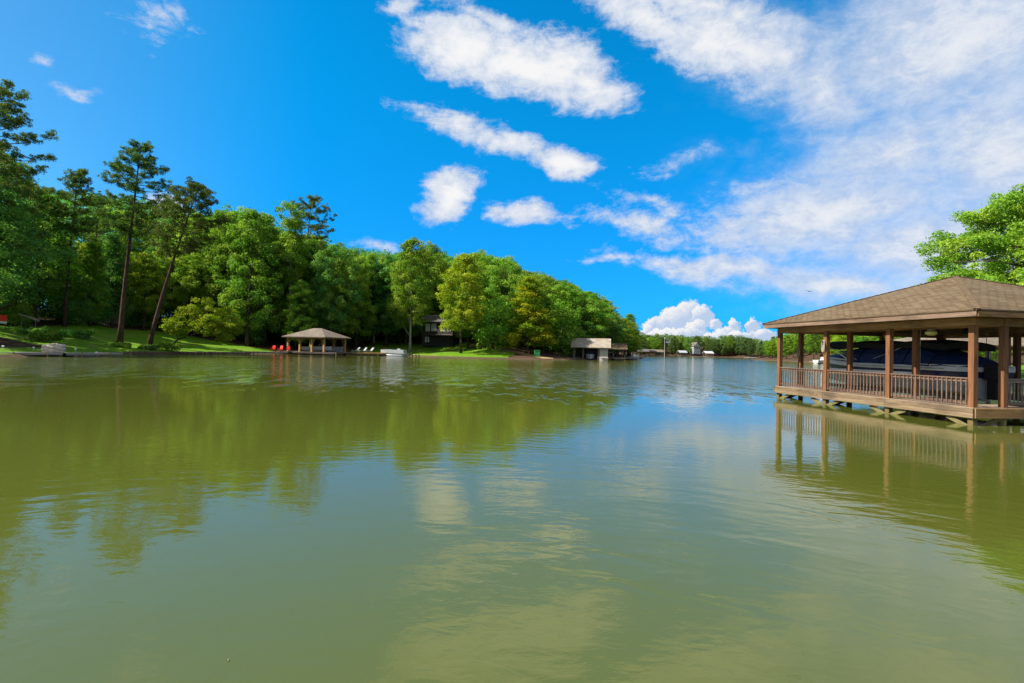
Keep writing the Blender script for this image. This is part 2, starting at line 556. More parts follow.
def hip_roof(x0, x1, y0, y1, ze, rise, thick=0.06, ridge_axis='X'):
    """closed hip roof shell over a rectangle, ridge along an axis"""
    mb = MB()
    if ridge_axis == 'X':
        hw = min((y1 - y0) / 2, (x1 - x0) / 2); ym = (y0 + y1) / 2
        A, B = (x0 + hw, ym, ze + rise), (x1 - hw, ym, ze + rise)
        c = [(x0, y0, ze), (x1, y0, ze), (x1, y1, ze), (x0, y1, ze)]
        slope_face(mb, [c[0], c[1], B, A]); slope_face(mb, [c[2], c[3], A, B])
        slope_face(mb, [c[3], c[0], A]); slope_face(mb, [c[1], c[2], B])
    else:
        hw = min((y1 - y0) / 2, (x1 - x0) / 2); xm = (x0 + x1) / 2
        A, B = (xm, y0 + hw, ze + rise), (xm, y1 - hw, ze + rise)
        c = [(x0, y0, ze), (x1, y0, ze), (x1, y1, ze), (x0, y1, ze)]
        slope_face(mb, [c[1], c[2], B, A]); slope_face(mb, [c[3], c[0], A, B])
        slope_face(mb, [c[0], c[1], A]); slope_face(mb, [c[2], c[3], B])
    dn = [(p[0], p[1], ze - thick) for p in c]
    for i in range(4):
        j = (i + 1) % 4
        mb.face([dn[i], dn[j], c[j], c[i]], [(0, 0), (1, 0), (1, .05), (0, .05)])
    # underside follows the slope
    Al, Bl = (A[0], A[1], A[2] - thick), (B[0], B[1], B[2] - thick)
    if ridge_axis == 'X':
        und = [[dn[0], Al, Bl, dn[1]], [dn[2], Bl, Al, dn[3]], [dn[3], Al, dn[0]], [dn[1], Bl, dn[2]]]
    else:
        und = [[dn[1], Al, Bl, dn[2]], [dn[3], Bl, Al, dn[0]], [dn[0], Al, dn[1]], [dn[2], Bl, dn[3]]]
    for f in und:
        mb.face(f, [(0, 0)] * len(f))
    return mb


def gable_roof(x0, x1, y0, y1, ze, rise, thick=0.12):
    """gable roof, ridge along X"""
    mb = MB()
    ym = (y0 + y1) / 2
    A, B = (x0, ym, ze + rise), (x1, ym, ze + rise)
    slope_face(mb, [(x0, y0, ze), (x1, y0, ze), B, A])
    slope_face(mb, [(x1, y1, ze), (x0, y1, ze), A, B])
    for x, flip in ((x0, 0), (x1, 1)):
        f = [(x, y0, ze), (x, ym, ze + rise), (x, ym, ze + rise - thick), (x, y0, ze - thick)]
        g = [(x, ym, ze + rise), (x, y1, ze), (x, y1, ze - thick), (x, ym, ze + rise - thick)]
        for q in (f, g):
            mb.face(q if flip else q[::-1], [(0, 0), (1, 0), (1, .05), (0, .05)])
    for y in (y0, y1):
        mb.face([(x0, y, ze - thick), (x1, y, ze - thick), (x1, y, ze), (x0, y, ze)], [(0, 0), (1, 0), (1, .05), (0, .05)])
    mb.face([(x0, y0, ze - thick), (x0, ym, ze + rise - thick), (x1, ym, ze + rise - thick), (x1, y0, ze - thick)], [(0, 0)] * 4)
    mb.face([(x0, y1, ze - thick), (x1, y1, ze - thick), (x1, ym, ze + rise - thick), (x0, ym, ze + rise - thick)], [(0, 0)] * 4)
    return mb


# ------------------------------------------------------------------ lake, terrain
LAKE = [(-70, -70), (-58, -20), (-50, 15), (-47.5, 40), (-47, 52), (-48.5, 62), (-50, 70), (-47.5, 77), (-45.5, 86), (-43.5, 96), (-38, 103), (-29, 107), (-22, 108),
        (-15, 101), (-7, 99.5), (4, 102), (13, 108), (22, 118), (32, 138), (43, 172), (44, 182), (40, 196), (52, 232), (74, 300), (92, 340),
        (115, 368), (140, 380), (165, 372), (175, 340), (150, 290), (118, 250), (107, 234), (101, 215), (103, 196), (97, 176), (99, 160), (88, 130), (66, 88), (50, 62), (43, 45),
        (40, 25), (40, 5), (36, -20), (30, -45), (0, -75)]
LK = np.array(LAKE, float)


def sdist(x, y):
    """distance to the shoreline, positive on land"""
    x = np.atleast_1d(np.asarray(x, float)); y = np.atleast_1d(np.asarray(y, float))
    a = LK; b = np.roll(LK, -1, 0)
    best = np.full(x.shape, 1e9); inside = np.zeros(x.shape, bool)
    for (ax, ay), (bx, by) in zip(a, b):
        ex, ey = bx - ax, by - ay
        u = np.clip(((x - ax) * ex + (y - ay) * ey) / (ex * ex + ey * ey), 0, 1)
        best = np.minimum(best, np.hypot(x - ax - u * ex, y - ay - u * ey))
        c = ((ay > y) != (by > y)) & (x < (bx - ax) * (y - ay) / (by - ay + 1e-12) + ax)
        inside ^= c
    return np.where(inside, -best, best)


def wob(x, y):
    return (np.sin(x * .21 + 1.3) * np.cos(y * .17 + .4) + .6 * np.sin(x * .43 + y * .37) + .35 * np.sin(x * .93 - y * .81 + 2))


def height(x, y):
    s = sdist(x, y) + 0.5 * wob(np.asarray(x, float) * 1.3, np.asarray(y, float) * 1.3)
    x = np.asarray(x, float); y = np.asarray(y, float)
    z = np.interp(s, [-12, -4, -.35, .35, 10, 28, 70, 160, 500], [-2.5, -1.4, -.22, .34, 1.35, 4.4, 8.5, 11, 13])
    return z + np.clip((s - 2) / 12, 0, 1) * .22 * wob(x, y)


def gz(x, y):
    return float(height(np.array([x]), np.array([y]))[0])


def make_ground():
    def axis(lo, hi, step, ext):
        c = list(np.arange(lo, hi + 1e-6, step))
        q = step
        a, b = lo, hi
        left, right = [], []
        while a > -ext:
            q *= 1.35; a -= q; left.append(a)
        q = step
        while b < ext:
            q *= 1.35; b += q; right.append(b)
        return np.array(left[::-1] + c + right)
    xs = axis(-110, 150, 1.25, 4000); ys = axis(-10, 260, 1.25, 4000)
    X, Y = np.meshgrid(xs, ys)
    Z = height(X.ravel(), Y.ravel())
    S = sdist(X.ravel(), Y.ravel())
    nx, ny = len(xs), len(ys)
    V = np.stack([X.ravel(), Y.ravel(), Z], 1)
    i = np.arange(nx * ny).reshape(ny, nx)
    Fq = np.stack([i[:-1, :-1], i[:-1, 1:], i[1:, 1:], i[1:, :-1]], -1).reshape(-1, 4)
    me = bpy.data.meshes.new('ground')
    me.vertices.add(len(V)); me.vertices.foreach_set('co', V.ravel())
    me.loops.add(Fq.size); me.loops.foreach_set('vertex_index', Fq.ravel())
    me.polygons.add(len(Fq)); me.polygons.foreach_set('loop_start', np.arange(0, Fq.size, 4)); me.polygons.foreach_set('loop_total', np.full(len(Fq), 4))
    me.update(calc_edges=True)
    me.polygons.foreach_set('use_smooth', [True] * len(Fq))
    # where lawn grows (1), where the forest floor is bare leaf litter (0)
    x, y = V[:, 0], V[:, 1]
    wv = 1.2 * wob(x * .8, y * .8)
    lawn = np.zeros(len(V))
    la = (y > 30) & (y < 66) & (S < 5.6 + wv - np.clip((y - 56), 0, 10) * .3)
    lb = (y >= 63) & (y < 101) & (x < -30) & (S < 24 + wv)
    lc = (y > 92) & (x > -33) & (x < 1 + wv) & (S < 20 + wv) & (y < 140)
    rb = (x > 40) & (y < 80) & (S < 9 + wv)
    lawn[la | lb | lc | rb] = 1
    lawn[(S > 420)] = .6
    # worn earth path sloping down to the water by the point
    px0, py0, px1, py1 = -8, 118, 7.5, 104.5
    u = np.clip(((x - px0) * (px1 - px0) + (y - py0) * (py1 - py0)) / ((px1 - px0) ** 2 + (py1 - py0) ** 2), 0, 1)
    pd = np.hypot(x - px0 - u * (px1 - px0), y - py0 - u * (py1 - py0))
    path = np.clip(1.6 - pd / 1.7, 0, 1)
    for nm, arr in (('lawn', lawn), ('path', path)):
        a = me.attributes.new(nm, 'FLOAT', 'POINT')
        a.data.foreach_set('value', arr.astype(np.float32))
    mt, t, b = mat('ground_cover', 0.95, 0.1)
    pos = t.new('ShaderNodeNewGeometry').outputs['Position']
    la_ = t.new('ShaderNodeAttribute', attribute_name='lawn').outputs['Fac']
    pa_ = t.new('ShaderNodeAttribute', attribute_name='path').outputs['Fac']
    n1 = t.noise(pos, 0.35, 6, 0.65); n2 = t.noise(pos, 2.6, 6, 0.7); n3 = t.noise(pos, 11, 4, 0.7)
    grass = t.mix(t.ss(n2, .3, .7), (.058, .145, .005), (.100, .20, .006))
    grass = t.mix(t.m('MULTIPLY', t.ss(n1, .45, .7), .65), grass, (.15, .215, .016))
    grass = t.mix(t.m('MULTIPLY', t.ss(n3, .5, .8), .5), grass, (.06, .12, .012))
    grass = t.mix(t.m('MULTIPLY', t.ss(t.m('ADD', n1, t.m('MULTIPLY', n2, .35)), .74, .86), .8), grass, (.17, .13, .07))
    litter = t.mix(t.ss(n2, .3, .7), (.028, .018, .011), (.085, .050, .028))
    litter = t.mix(t.m('MULTIPLY', t.ss(n3, .5, .75), .5), litter, (.10, .075, .04))
    f = t.ss(t.m('ADD', la_, t.m('MULTIPLY', t.m('SUBTRACT', n2, .5), .7)), .35, .65)
    c = t.mix(f, litter, grass)
    c = t.mix(t.ss(t.m('ADD', pa_, t.m('MULTIPLY', t.m('SUBTRACT', n2, .5), .6)), .4, .7), c, (.33, .22, .11))
    z = t.sep(pos)[2]
    c = t.mix(t.ss(t.m('ADD', z, t.m('MULTIPLY', n2, .15)), .42, .24), c, (.075, .05, .032))
    t.l.new(c, b.inputs['Base Color'])
    bump(t, b, t.m('ADD', n2, n3), 0.8, 0.12)
    me.materials.append(mt)
    o = bpy.data.objects.new('ground', me)
    COL.objects.link(o)
    tag(o, kind='structure')


make_ground()


def make_water():
    mb = MB()
    R = 4200
    # stays just inside the terrain sheet; land rises through it
    n = 24
    for i in range(n):
        for j in range(n):
            x0, x1 = -R + 2 * R * i / n, -R + 2 * R * (i + 1) / n
            y0, y1 = -R + 2 * R * j / n, -R + 2 * R * (j + 1) / n
            mb.face([(x0, y0, 0), (x1, y0, 0), (x1, y1, 0), (x0, y1, 0)])
    mt, t, b = mat('lake_water', 0.03, 0.5)
    b.inputs['IOR'].default_value = 1.333
    b.inputs['Specular IOR Level'].default_value = 0.85
    pos = t.new('ShaderNodeNewGeometry').outputs['Position']
    x, y, z = t.sep(pos)
    silt = t.noise(pos, 0.05, 4, 0.5)
    t.l.new(t.mix(t.ss(silt, .35, .65), (.054, .066, .0090), (.064, .073, .013)), b.inputs['Base Color'])
    # gusts roughen patches of the open lake, other patches stay glassy
    gust = t.noise(t.mapping(pos, scale=(.018, .05, 1)), 1.0, 4, .55)
    far = t.ss(t.m('ADD', y, t.m('MULTIPLY', t.m('SUBTRACT', gust, .5), 26.0)), 19.0, 42.0)
    small = t.noise(t.mapping(pos, rot=(0, 0, .35), scale=(1.0, 1.7, 1)), 3.2, 4, .55, .3)
    mid = t.noise(t.mapping(pos, rot=(0, 0, .5), scale=(.7, 1.9, 1)), 1.1, 3, .5, .6)
    swell = t.noise(t.mapping(pos, rot=(0, 0, .6), scale=(.25, .8, 1)), .6, 3, .5, .3)
    h = t.m('ADD', t.m('MULTIPLY', mid, .0014), t.m('MULTIPLY', swell, .0055))
    h = t.m('ADD', h, t.m('MULTIPLY', small, .0027))
    chop = t.m('ADD', t.m('MULTIPLY', small, .016), t.m('MULTIPLY', mid, .020))
    # wavelets spreading in rings from the near bank
    dx = t.m('ADD', x, 1.0); dy = t.m('ADD', y, 3.5)
    rr = t.m('SQRT', t.m('ADD', t.m('MULTIPLY', dx, dx), t.m('MULTIPLY', dy, dy)))
    fine = t.noise(t.comb(t.m('MULTIPLY', rr, 2.7), t.m('MULTIPLY', t.m('ARCTAN2', dx, dy), 10.0), 0), 1.0, 2, .5, .5)
    breeze = t.ss(t.noise(t.mapping(pos, scale=(.11, .16, 1)), 1.0, 3, .5), .45, .65)
    h = t.m('ADD', h, t.m('MULTIPLY', t.m('MULTIPLY', fine, t.m('MULTIPLY', t.m('ADD', breeze, .2), t.m('SUBTRACT', 1.0, t.ss(rr, 9.0, 17.0)))), .017))
    h = t.m('ADD', h, t.m('MULTIPLY', chop, far))
    # a cat's-paw of steeper wavelets in front of the left bank
    yy = t.m('ADD', y, t.m('MULTIPLY', t.m('SUBTRACT', gust, .5), 14.0))
    paw = t.m('MULTIPLY', t.m('MULTIPLY', t.ss(yy, 16.0, 38.0), t.m('SUBTRACT', 1.0, t.ss(yy, 46.0, 62.0))), t.m('SUBTRACT', 1.0, t.ss(x, 2.0, 24.0)))
    patch = t.m('MULTIPLY', t.ss(t.noise(t.mapping(pos, scale=(1.1, .42, 1)), 1.0, 3, .6), .50, .64), t.ss(t.noise(t.mapping(pos, scale=(.10, .09, 1)), 1.0, 3, .6), .34, .60))
    steep = t.noise(t.mapping(pos, scale=(2.2, 1.3, 1)), 1.5, 3, .6)
    h = t.m('ADD', h, t.m('MULTIPLY', t.m('MULTIPLY', steep, .42), t.m('MULTIPLY', paw, t.m('ADD', t.m('MULTIPLY', patch, .95), .04))))
    n_ = t.new('ShaderNodeBump')
    n_.inputs['Strength'].default_value = 1.0
    n_.inputs['Distance'].default_value = 1.0
    t.l.new(h, n_.inputs['Height'])
    t.l.new(n_.outputs[0], b.inputs['Normal'])
    t.l.new(t.m('ADD', .006, t.m('MULTIPLY', far, .06)), b.inputs['Roughness'])
    o = mb.build('lake_water', mt)
    tag(o, kind='structure')


make_water()

# ------------------------------------------------------------------ trees
def leaf_mesh(name, P, N, L, Wd, tint, clump, rng, material):
    """rhombic leaves at P facing N"""
    n = len(P)
    r = rng.normal(size=(n, 3))
    T = np.cross(N, r); T /= np.linalg.norm(T, axis=1, keepdims=True) + 1e-9
    S = np.cross(N, T)
    L = np.asarray(L).reshape(-1, 1) * np.ones((n, 1)); Wd = np.asarray(Wd).reshape(-1, 1) * np.ones((n, 1))
    V = np.stack([P - T * L / 2, P + S * Wd / 2 + N * Wd * .12, P + T * L / 2, P - S * Wd / 2 + N * Wd * .12], 1).reshape(-1, 3)
    me = bpy.data.meshes.new(name)
    me.vertices.add(4 * n); me.vertices.foreach_set('co', V.astype(np.float32).ravel())
    me.loops.add(4 * n); me.loops.foreach_set('vertex_index', np.arange(4 * n, dtype=np.int32))
    me.polygons.add(n); me.polygons.foreach_set('loop_start', np.arange(0, 4 * n, 4, dtype=np.int32)); me.polygons.foreach_set('loop_total', np.full(n, 4, dtype=np.int32))
    me.update(calc_edges=True)
    for nm, arr in (('tint', tint), ('clump', clump)):
        a = me.attributes.new(nm, 'FLOAT', 'FACE'); a.data.foreach_set('value', np.asarray(arr, np.float32))
    me.materials.append(material)
    return me


def unit(a):
    return a / (np.linalg.norm(a, axis=-1, keepdims=True) + 1e-9)


def clusters_to_leaves(C, R, per, rng, flat=.7, size=(.30, .20), up=.55):
    """C (n,3) twig clumps of radius R -> leaf positions, normals, attributes"""
    n = len(C)
    cnt = np.maximum(8, (per * (R / R.mean()) ** 2).astype(int))
    idx = np.repeat(np.arange(n), cnt)
    d = unit(rng.normal(size=(len(idx), 3)) + np.array([0, 0, .35]))
    rad = R[idx] * (0.35 + 0.65 * rng.random(len(idx)) ** .6) * (1 + .25 * rng.normal(size=len(idx)) * (rng.random(len(idx)) < .3))
    P = C[idx] + d * rad[:, None] * np.array([1, 1, flat])
    N = unit(.62 * d + up * np.array([0, 0, .85]) + .60 * rng.normal(size=d.shape))
    cl = rng.random(n)[idx]
    ti = np.clip(.5 + .36 * rng.normal(size=len(idx)), 0, 1)
    s = .7 + .6 * rng.random(len(idx))
    return P, N, s * size[0], s * size[1], ti, cl


def trunk_curve(rng, h, bend, n=9, lean=(0, 0)):
    pts = []
    ph = rng.random(2) * 6
    for i in range(n):
        t_ = i / (n - 1)
        pts.append(Vector((lean[0] * t_ ** 1.15 + bend * math.sin(t_ * 3.2 + ph[0]) * t_, lean[1] * t_ + bend * math.sin(t_ * 2.7 + ph[1]) * t_, h * t_)))
    return pts


def along(pts, t_):
    f = t_ * (len(pts) - 1); i = min(int(f), len(pts) - 2)
    return pts[i].lerp(pts[i + 1], f - i)


def broadleaf(name, seed, h=20.0, r=4.2, base=.22, ncl=75, leaves=11000, shape='oval', lean=(0, 0), size=(.27, .18), tr=.24, forks=12):
    rng = np.random.default_rng(seed)
    tp = trunk_curve(rng, h * .93, .35, 9, lean)
    C = []; R = []
    for k in range(ncl):
        s = (k + rng.random()) / ncl
        t_ = base + (1 - base) * s
        if shape == 'oval':
            prof = (max(0, 1 - (2 * s - .86) ** 2 / 1.30)) ** .6
        elif shape == 'round':
            prof = (max(0, 1 - (2 * s - 1) ** 2)) ** .5 + .1
        elif shape == 'spire':
            prof = 1.0 - .78 * s if s > .12 else .6 + 2.6 * s
        else:  # column
            prof = .75 + .3 * math.sin(s * 9 + seed) - .5 * max(0, s - .75)
        lump = 1 + .22 * math.sin(3 * k * 2.39996 + seed) * math.sin(s * 11 + seed * 2)
        rr = r * prof * lump * (0.35 + .65 * math.sqrt(rng.random())) * (.80 + .40 * rng.random())
        a = k * 2.39996 + rng.normal() * .5
        p = along(tp, min(1, t_ * .97))
        C.append((p.x + rr * math.cos(a), p.y + rr * math.sin(a), h * t_ * (0.985) + rng.normal() * .35))
        R.append((.95 + .75 * rng.random()) * (r / 4.2) ** .6 * (1 - .35 * max(0, s - .6)))
    C = np.array(C); R = np.array(R) * (75 / ncl) ** .42
    P, N, L, Wd, ti, cl = clusters_to_leaves(C, R, leaves / ncl, rng, .72, size)
    crown = leaf_mesh(name + '_crown', P, N, L, Wd, ti, cl, rng, M['leaf_mid'])
    mb = MB()
    n = len(tp)
    rad = [tr * (1 - .88 * (i / (n - 1)) ** .8) for i in range(n)]
    rad[0] *= 1.35
    mb.tube(tp, rad, 8)
    order = rng.permutation(ncl)[:forks]
    for k in order:
        c = Vector(C[k]); t0 = max(.12, (c.z / h) - .10 - .12 * rng.random())
        p = along(tp, min(.95, t0))
        mid = p.lerp(c, .55) + Vector((0, 0, .25))
        rr = tr * .34 * (1 - t0 * .6)
        mb.tube([p, mid, c], [rr, rr * .65, rr * .2], 5)
    return mb.mesh(name + '_trunk', M['bark'], True), crown


def pine(name, seed, h=28.0, r=4.2, base=.52, nb=26, lean=(0, 0), bend=.35, tr=.30, dead=5, needles=46):
    rng = np.random.default_rng(seed)
    tp = trunk_curve(rng, h, bend, 11, lean)
    mb = MB()
    n = len(tp)
    rad = [tr * (1 - .86 * (i / (n - 1))) for i in range(n)]
    rad[0] *= 1.3
    mb.tube(tp, rad, 8)
    C = []; R = []
    for k in range(nb):
        s = (k + .5 * rng.random()) / nb
        t_ = base + (1 - base) * s
        p = along(tp, min(.995, t_))
        prof = (.62 + .5 * math.sin(min(1, s * 1.35) * math.pi * .62)) * (1 - .72 * max(0, s - .5) / .5)
        ln = r * prof * (.6 + .5 * rng.random())
        a = k * 2.39996 + rng.normal() * .35
        rise = ln * (.12 + .55 * s * rng.random())
        q = p + Vector((math.cos(a) * ln, math.sin(a) * ln, rise))
        mid = p.lerp(q, .5) + Vector((0, 0, -.06 * ln))
        mb.tube([p, mid, q], [.085 * (1 - .5 * s), .055 * (1 - .4 * s), .018], 5)
        m_ = 9 + int(ln * 3.0)
        sd_ = Vector((-math.sin(a), math.cos(a), 0))
        for j in range(m_):
            f = .32 + .72 * (j + rng.random() * .8) / m_
            b_ = p.lerp(q, min(1.03, f)) + sd_ * rng.normal() * (.25 + .75 * f * (1.25 - f)) * ln * .30
            off = rng.normal(size=3) * np.array([.18, .18, .26])
            C.append((b_.x + off[0], b_.y + off[1], b_.z + off[2] + .15))
            R.append(.22 + .28 * rng.random())
    for k in range(5):   # leader
        p = along(tp, .93 + .07 * k / 4)
        C.append((p.x + rng.normal() * .25, p.y + rng.normal() * .25, p.z + .2)); R.append(.5)
    for k in range(dead):  # bare snags below the crown
        t_ = base * (.55 + .42 * rng.random()); p = along(tp, t_); a = rng.random() * 6.28; ln = .6 + 1.4 * rng.random()
        mb.tube([p, p + Vector((math.cos(a) * ln, math.sin(a) * ln, .15))], [.04, .012], 4)
    C = np.array(C); R = np.array(R)
    P, N, L, Wd, ti, cl = clusters_to_leaves(C, R, needles, rng, .75, (.30, .075), .25)
    crown = leaf_mesh(name + '_crown', P, N, L, Wd, ti, cl, rng, M['needle'])
    return mb.mesh(name + '_trunk', M['pine_bark'], True), crown


def plant(name, label, cat, meshes, x, y, scale, rz, leafmat=None, barkmat=None, group=None, z=None, trunk='trunk', crown='crown'):
    root = thing(name, label, cat, (x, y, (gz(x, y) if z is None else z) - .08), rz, group, scale)
    for nm, me, mt in ((trunk, meshes[0], barkmat), (crown, meshes[1], leafmat)):
        o = bpy.data.objects.new(nm, me)
        COL.objects.link(o)
        o.parent = root
        if mt:
            o.material_slots[0].link = 'OBJECT'
            o.material_slots[0].material = mt
    return root


BL = [broadleaf('oak_a', 1, 20, 4.3, .20, 170, 21000), broadleaf('oak_b', 2, 20, 3.8, .25, 150, 20000),
      broadleaf('oak_c', 3, 20, 4.8, .22, 180, 22000, 'round'), broadleaf('oak_d', 4, 20, 3.6, .15, 150, 20000),
      broadleaf('spire_a', 5, 20, 4.4, .12, 170, 21000, 'spire'), broadleaf('oak_e', 6, 20, 4.5, .3, 160, 20000, 'round', forks=16)]
COLUMN = broadleaf('tall_column', 11, 24, 2.5, .45, 60, 12000, 'column', tr=.26)
SMALL = [broadleaf('young_a', 21, 7, 2.6, .12, 40, 5200, 'round', size=(.26, .18), tr=.11, forks=9),
         broadleaf('young_b', 22, 7, 2.2, .10, 36, 4800, 'oval', size=(.26, .18), tr=.10, forks=9)]
PN = [pine('pine_a', 31), pine('pine_b', 32, 28, 3.8, .55, 24), pine('pine_c', 33, 28, 4.6, .45, 28)]

# outline of the tree tops against the sky (column, row)
TOPS_L = [(-60, 150), (0, 172), (30, 200), (45, 192), (60, 190), (100, 194), (150, 202), (200, 213), (225, 208), (255, 208), (270, 222), (285, 232), (320, 235), (335, 246), (365, 250), (395, 252), (430, 250),
          (450, 256), (475, 253), (500, 258), (520, 266), (545, 276), (565, 282), (585, 292), (600, 300), (612, 312), (628, 320), (637, 334), (650, 345)]
TOPS_FAR = [(630, 338), (645, 333.5), (665, 334), (690, 335.5), (710, 336), (735, 334.5), (750, 337), (765, 341), (775, 336), (800, 332)]
TOPS_R = [(745, 352), (752, 348), (762, 341), (772, 337), (790, 331), (820, 326), (870, 324), (900, 322), (1100, 322)]


def px_of(x, y):
    return 512 + F * x / y


def max_h(tops, x, y, g):
    px = px_of(x, y)
    row = np.interp(px, [q[0] for q in tops], [q[1] for q in tops])
    return zat(px, row, y) - g


placed = []


def free(x, y, r):
    for (a, b, q) in placed:
        if (a - x) ** 2 + (b - y) ** 2 < (r + q) ** 2:
            return False
    return True


RS = random.Random(7)
# --- trees one can point at -------------------------------------------------
def special_pine(px, py_base_d, top, name_label, seed, r, base, lean_px=0, tr=.3, nb=26, bend=.35):
    d = py_base_d
    x, y = at(px, d)
    g = gz(x, y)
    h = zat(px + lean_px, top, d) - g
    me = pine('pine', seed, h, r, base, nb, (lean_px / F * d, 0), bend, tr)
    plant('pine_tree', name_label, 'pine tree', me, x, y, (1, 1, 1), 0, None, None, None)
    placed.append((x, y, 1.2))


special_pine(120, 78, 146, 'tallest pine with a straight bare trunk and open crown beside the lawn', 41, 5.4, .54, 12, .36, 42, .2)
special_pine(149, 75, 186, 'leaning pine with a slanting bare trunk and flat topped crown', 42, 4.8, .56, 44, .30, 34, .2)
special_pine(64, 82, 172, 'slim dark pine between the tallest pine and the tall shadowed trees', 43, 4.0, .58, 6, .26, 28, .25)
special_pine(-14, 60, 92, 'huge dark pine cut by the left edge above everything', 44, 5.8, .34, 4, .36, 62, .3)
special_pine(26, 84, 186, 'dark pine top poking out just right of the huge edge pine', 47, 4.0, .5, 2, .28, 26, .3)
special_pine(301, 118, 198, 'tall pine with an open ragged crown above the pavilion', 45, 6.0, .55, 6, .34, 38, .25)
special_pine(92, 96, 200, 'far thin pine half hidden left of the tallest pine', 48, 3.6, .6, 3, .24, 18, .25)


def special(px, d, top, label, me, proto_h, wpx, proto_r, lm, bm=None, rz=0.0, name='broadleaf_tree', cat='tree'):
    x, y = at(px, d)
    g = gz(x, y)
    h = zat(px, top, d) - g
    s = wpx / F * d / (2 * proto_r)
    plant(name, label, cat, me, x, y, (s, s, h / proto_h), rz, M[lm], M[bm] if bm else None)
    placed.append((x, y, min(4.0, wpx / F * d / 2 * .7)))


special(288, 106, 204, 'slender yellow-green tree with a pale bare trunk rising behind the pavilion', COLUMN, 24, 30, 2.6, 'leaf_light', 'pale_bark', .4)
special(410, 113, 239, 'tall light green tree in front of the dark house gable', BL[1], 20, 42, 3.8, 'leaf_light', 'pale_bark', 1.0)
special(461, 106, 253, 'wide yellow-green tree on the lawn right of the dark house', BL[1], 20, 44, 3.8, 'leaf_yellow', None, 2.2)
special(527, 110, 277, 'yellow-green tree with orange tinged leaves above the earth path', BL[4], 20, 56, 4.4, 'leaf_orange', None, .6)
special(493, 112, 300, 'low deep green tree between the two yellow-green trees', SMALL[0], 7, 44, 2.6, 'leaf_mid', None, .2)
special(583, 124, 290, 'broad green tree behind the tan roofed boathouse', BL[2], 20, 50, 4.8, 'leaf_mid', None, .2)
special(561, 116, 305, 'olive low tree left of the tan roofed boathouse', SMALL[1], 7, 34, 2.2, 'leaf_light', None, 1.2)
special(604, 150, 299, 'yellowish tree top behind the end of the brown roof', BL[3], 20, 30, 3.6, 'leaf_light', None, 1.9)
special(629, 172, 314, 'last tree on the tip of the wooded point', BL[4], 20, 26, 4.4, 'leaf_light', None, .9)
special(500, 121, 258, 'tall rounded tree topping the wooded point', BL[5], 20, 48, 4.5, 'leaf_mid', None, .9)
special(474, 124, 252, 'tall green tree behind the wide yellow-green lawn tree', BL[2], 20, 46, 4.8, 'leaf_mid', None, 2.9)
special(430, 134, 244, 'tall green tree behind the dark house roof', BL[0], 20, 44, 4.3, 'leaf_mid', None, 1.3)
special(247, 100, 209, 'tallest broadleaf tree at the end of the sunny lawn', BL[3], 20, 50, 3.6, 'leaf_mid', None, .4)
special(-6, 66, 152, 'dark broadleaf tree crowding the left edge below the huge pine', BL[0], 20, 84, 4.3, 'leaf_dark', None, .7)
special(34, 80, 190, 'dense tree right of the dark tree crowding the left edge', BL[3], 20, 54, 3.6, 'leaf_mid', None, 1.7)
special(226, 104, 213, 'tall dense tree left of the tallest broadleaf tree', BL[1], 20, 44, 3.8, 'leaf_mid', None, .1)

# --- forest of the left bank and the wooded point ----------------------------
def region_label(px, d, lm, kind):
    tone = {'leaf_dark': 'dark green', 'leaf_mid': 'mid green', 'leaf_light': 'light green', 'leaf_yellow': 'yellow-green', 'needle': 'blue-green'}[lm]
    if px < 110:
        w_ = 'in the shaded woods behind the left lawn'
    elif px < 260:
        w_ = 'in the woods behind the sunny lawn'
    elif px < 400:
        w_ = 'in the woods behind the pavilion'
    elif px < 560:
        w_ = 'in the woods behind the dark house and path'
    else:
        w_ = 'in the woods behind the tan roofed boathouse'
    return f'{tone} {kind} {w_}', 'trees ' + w_


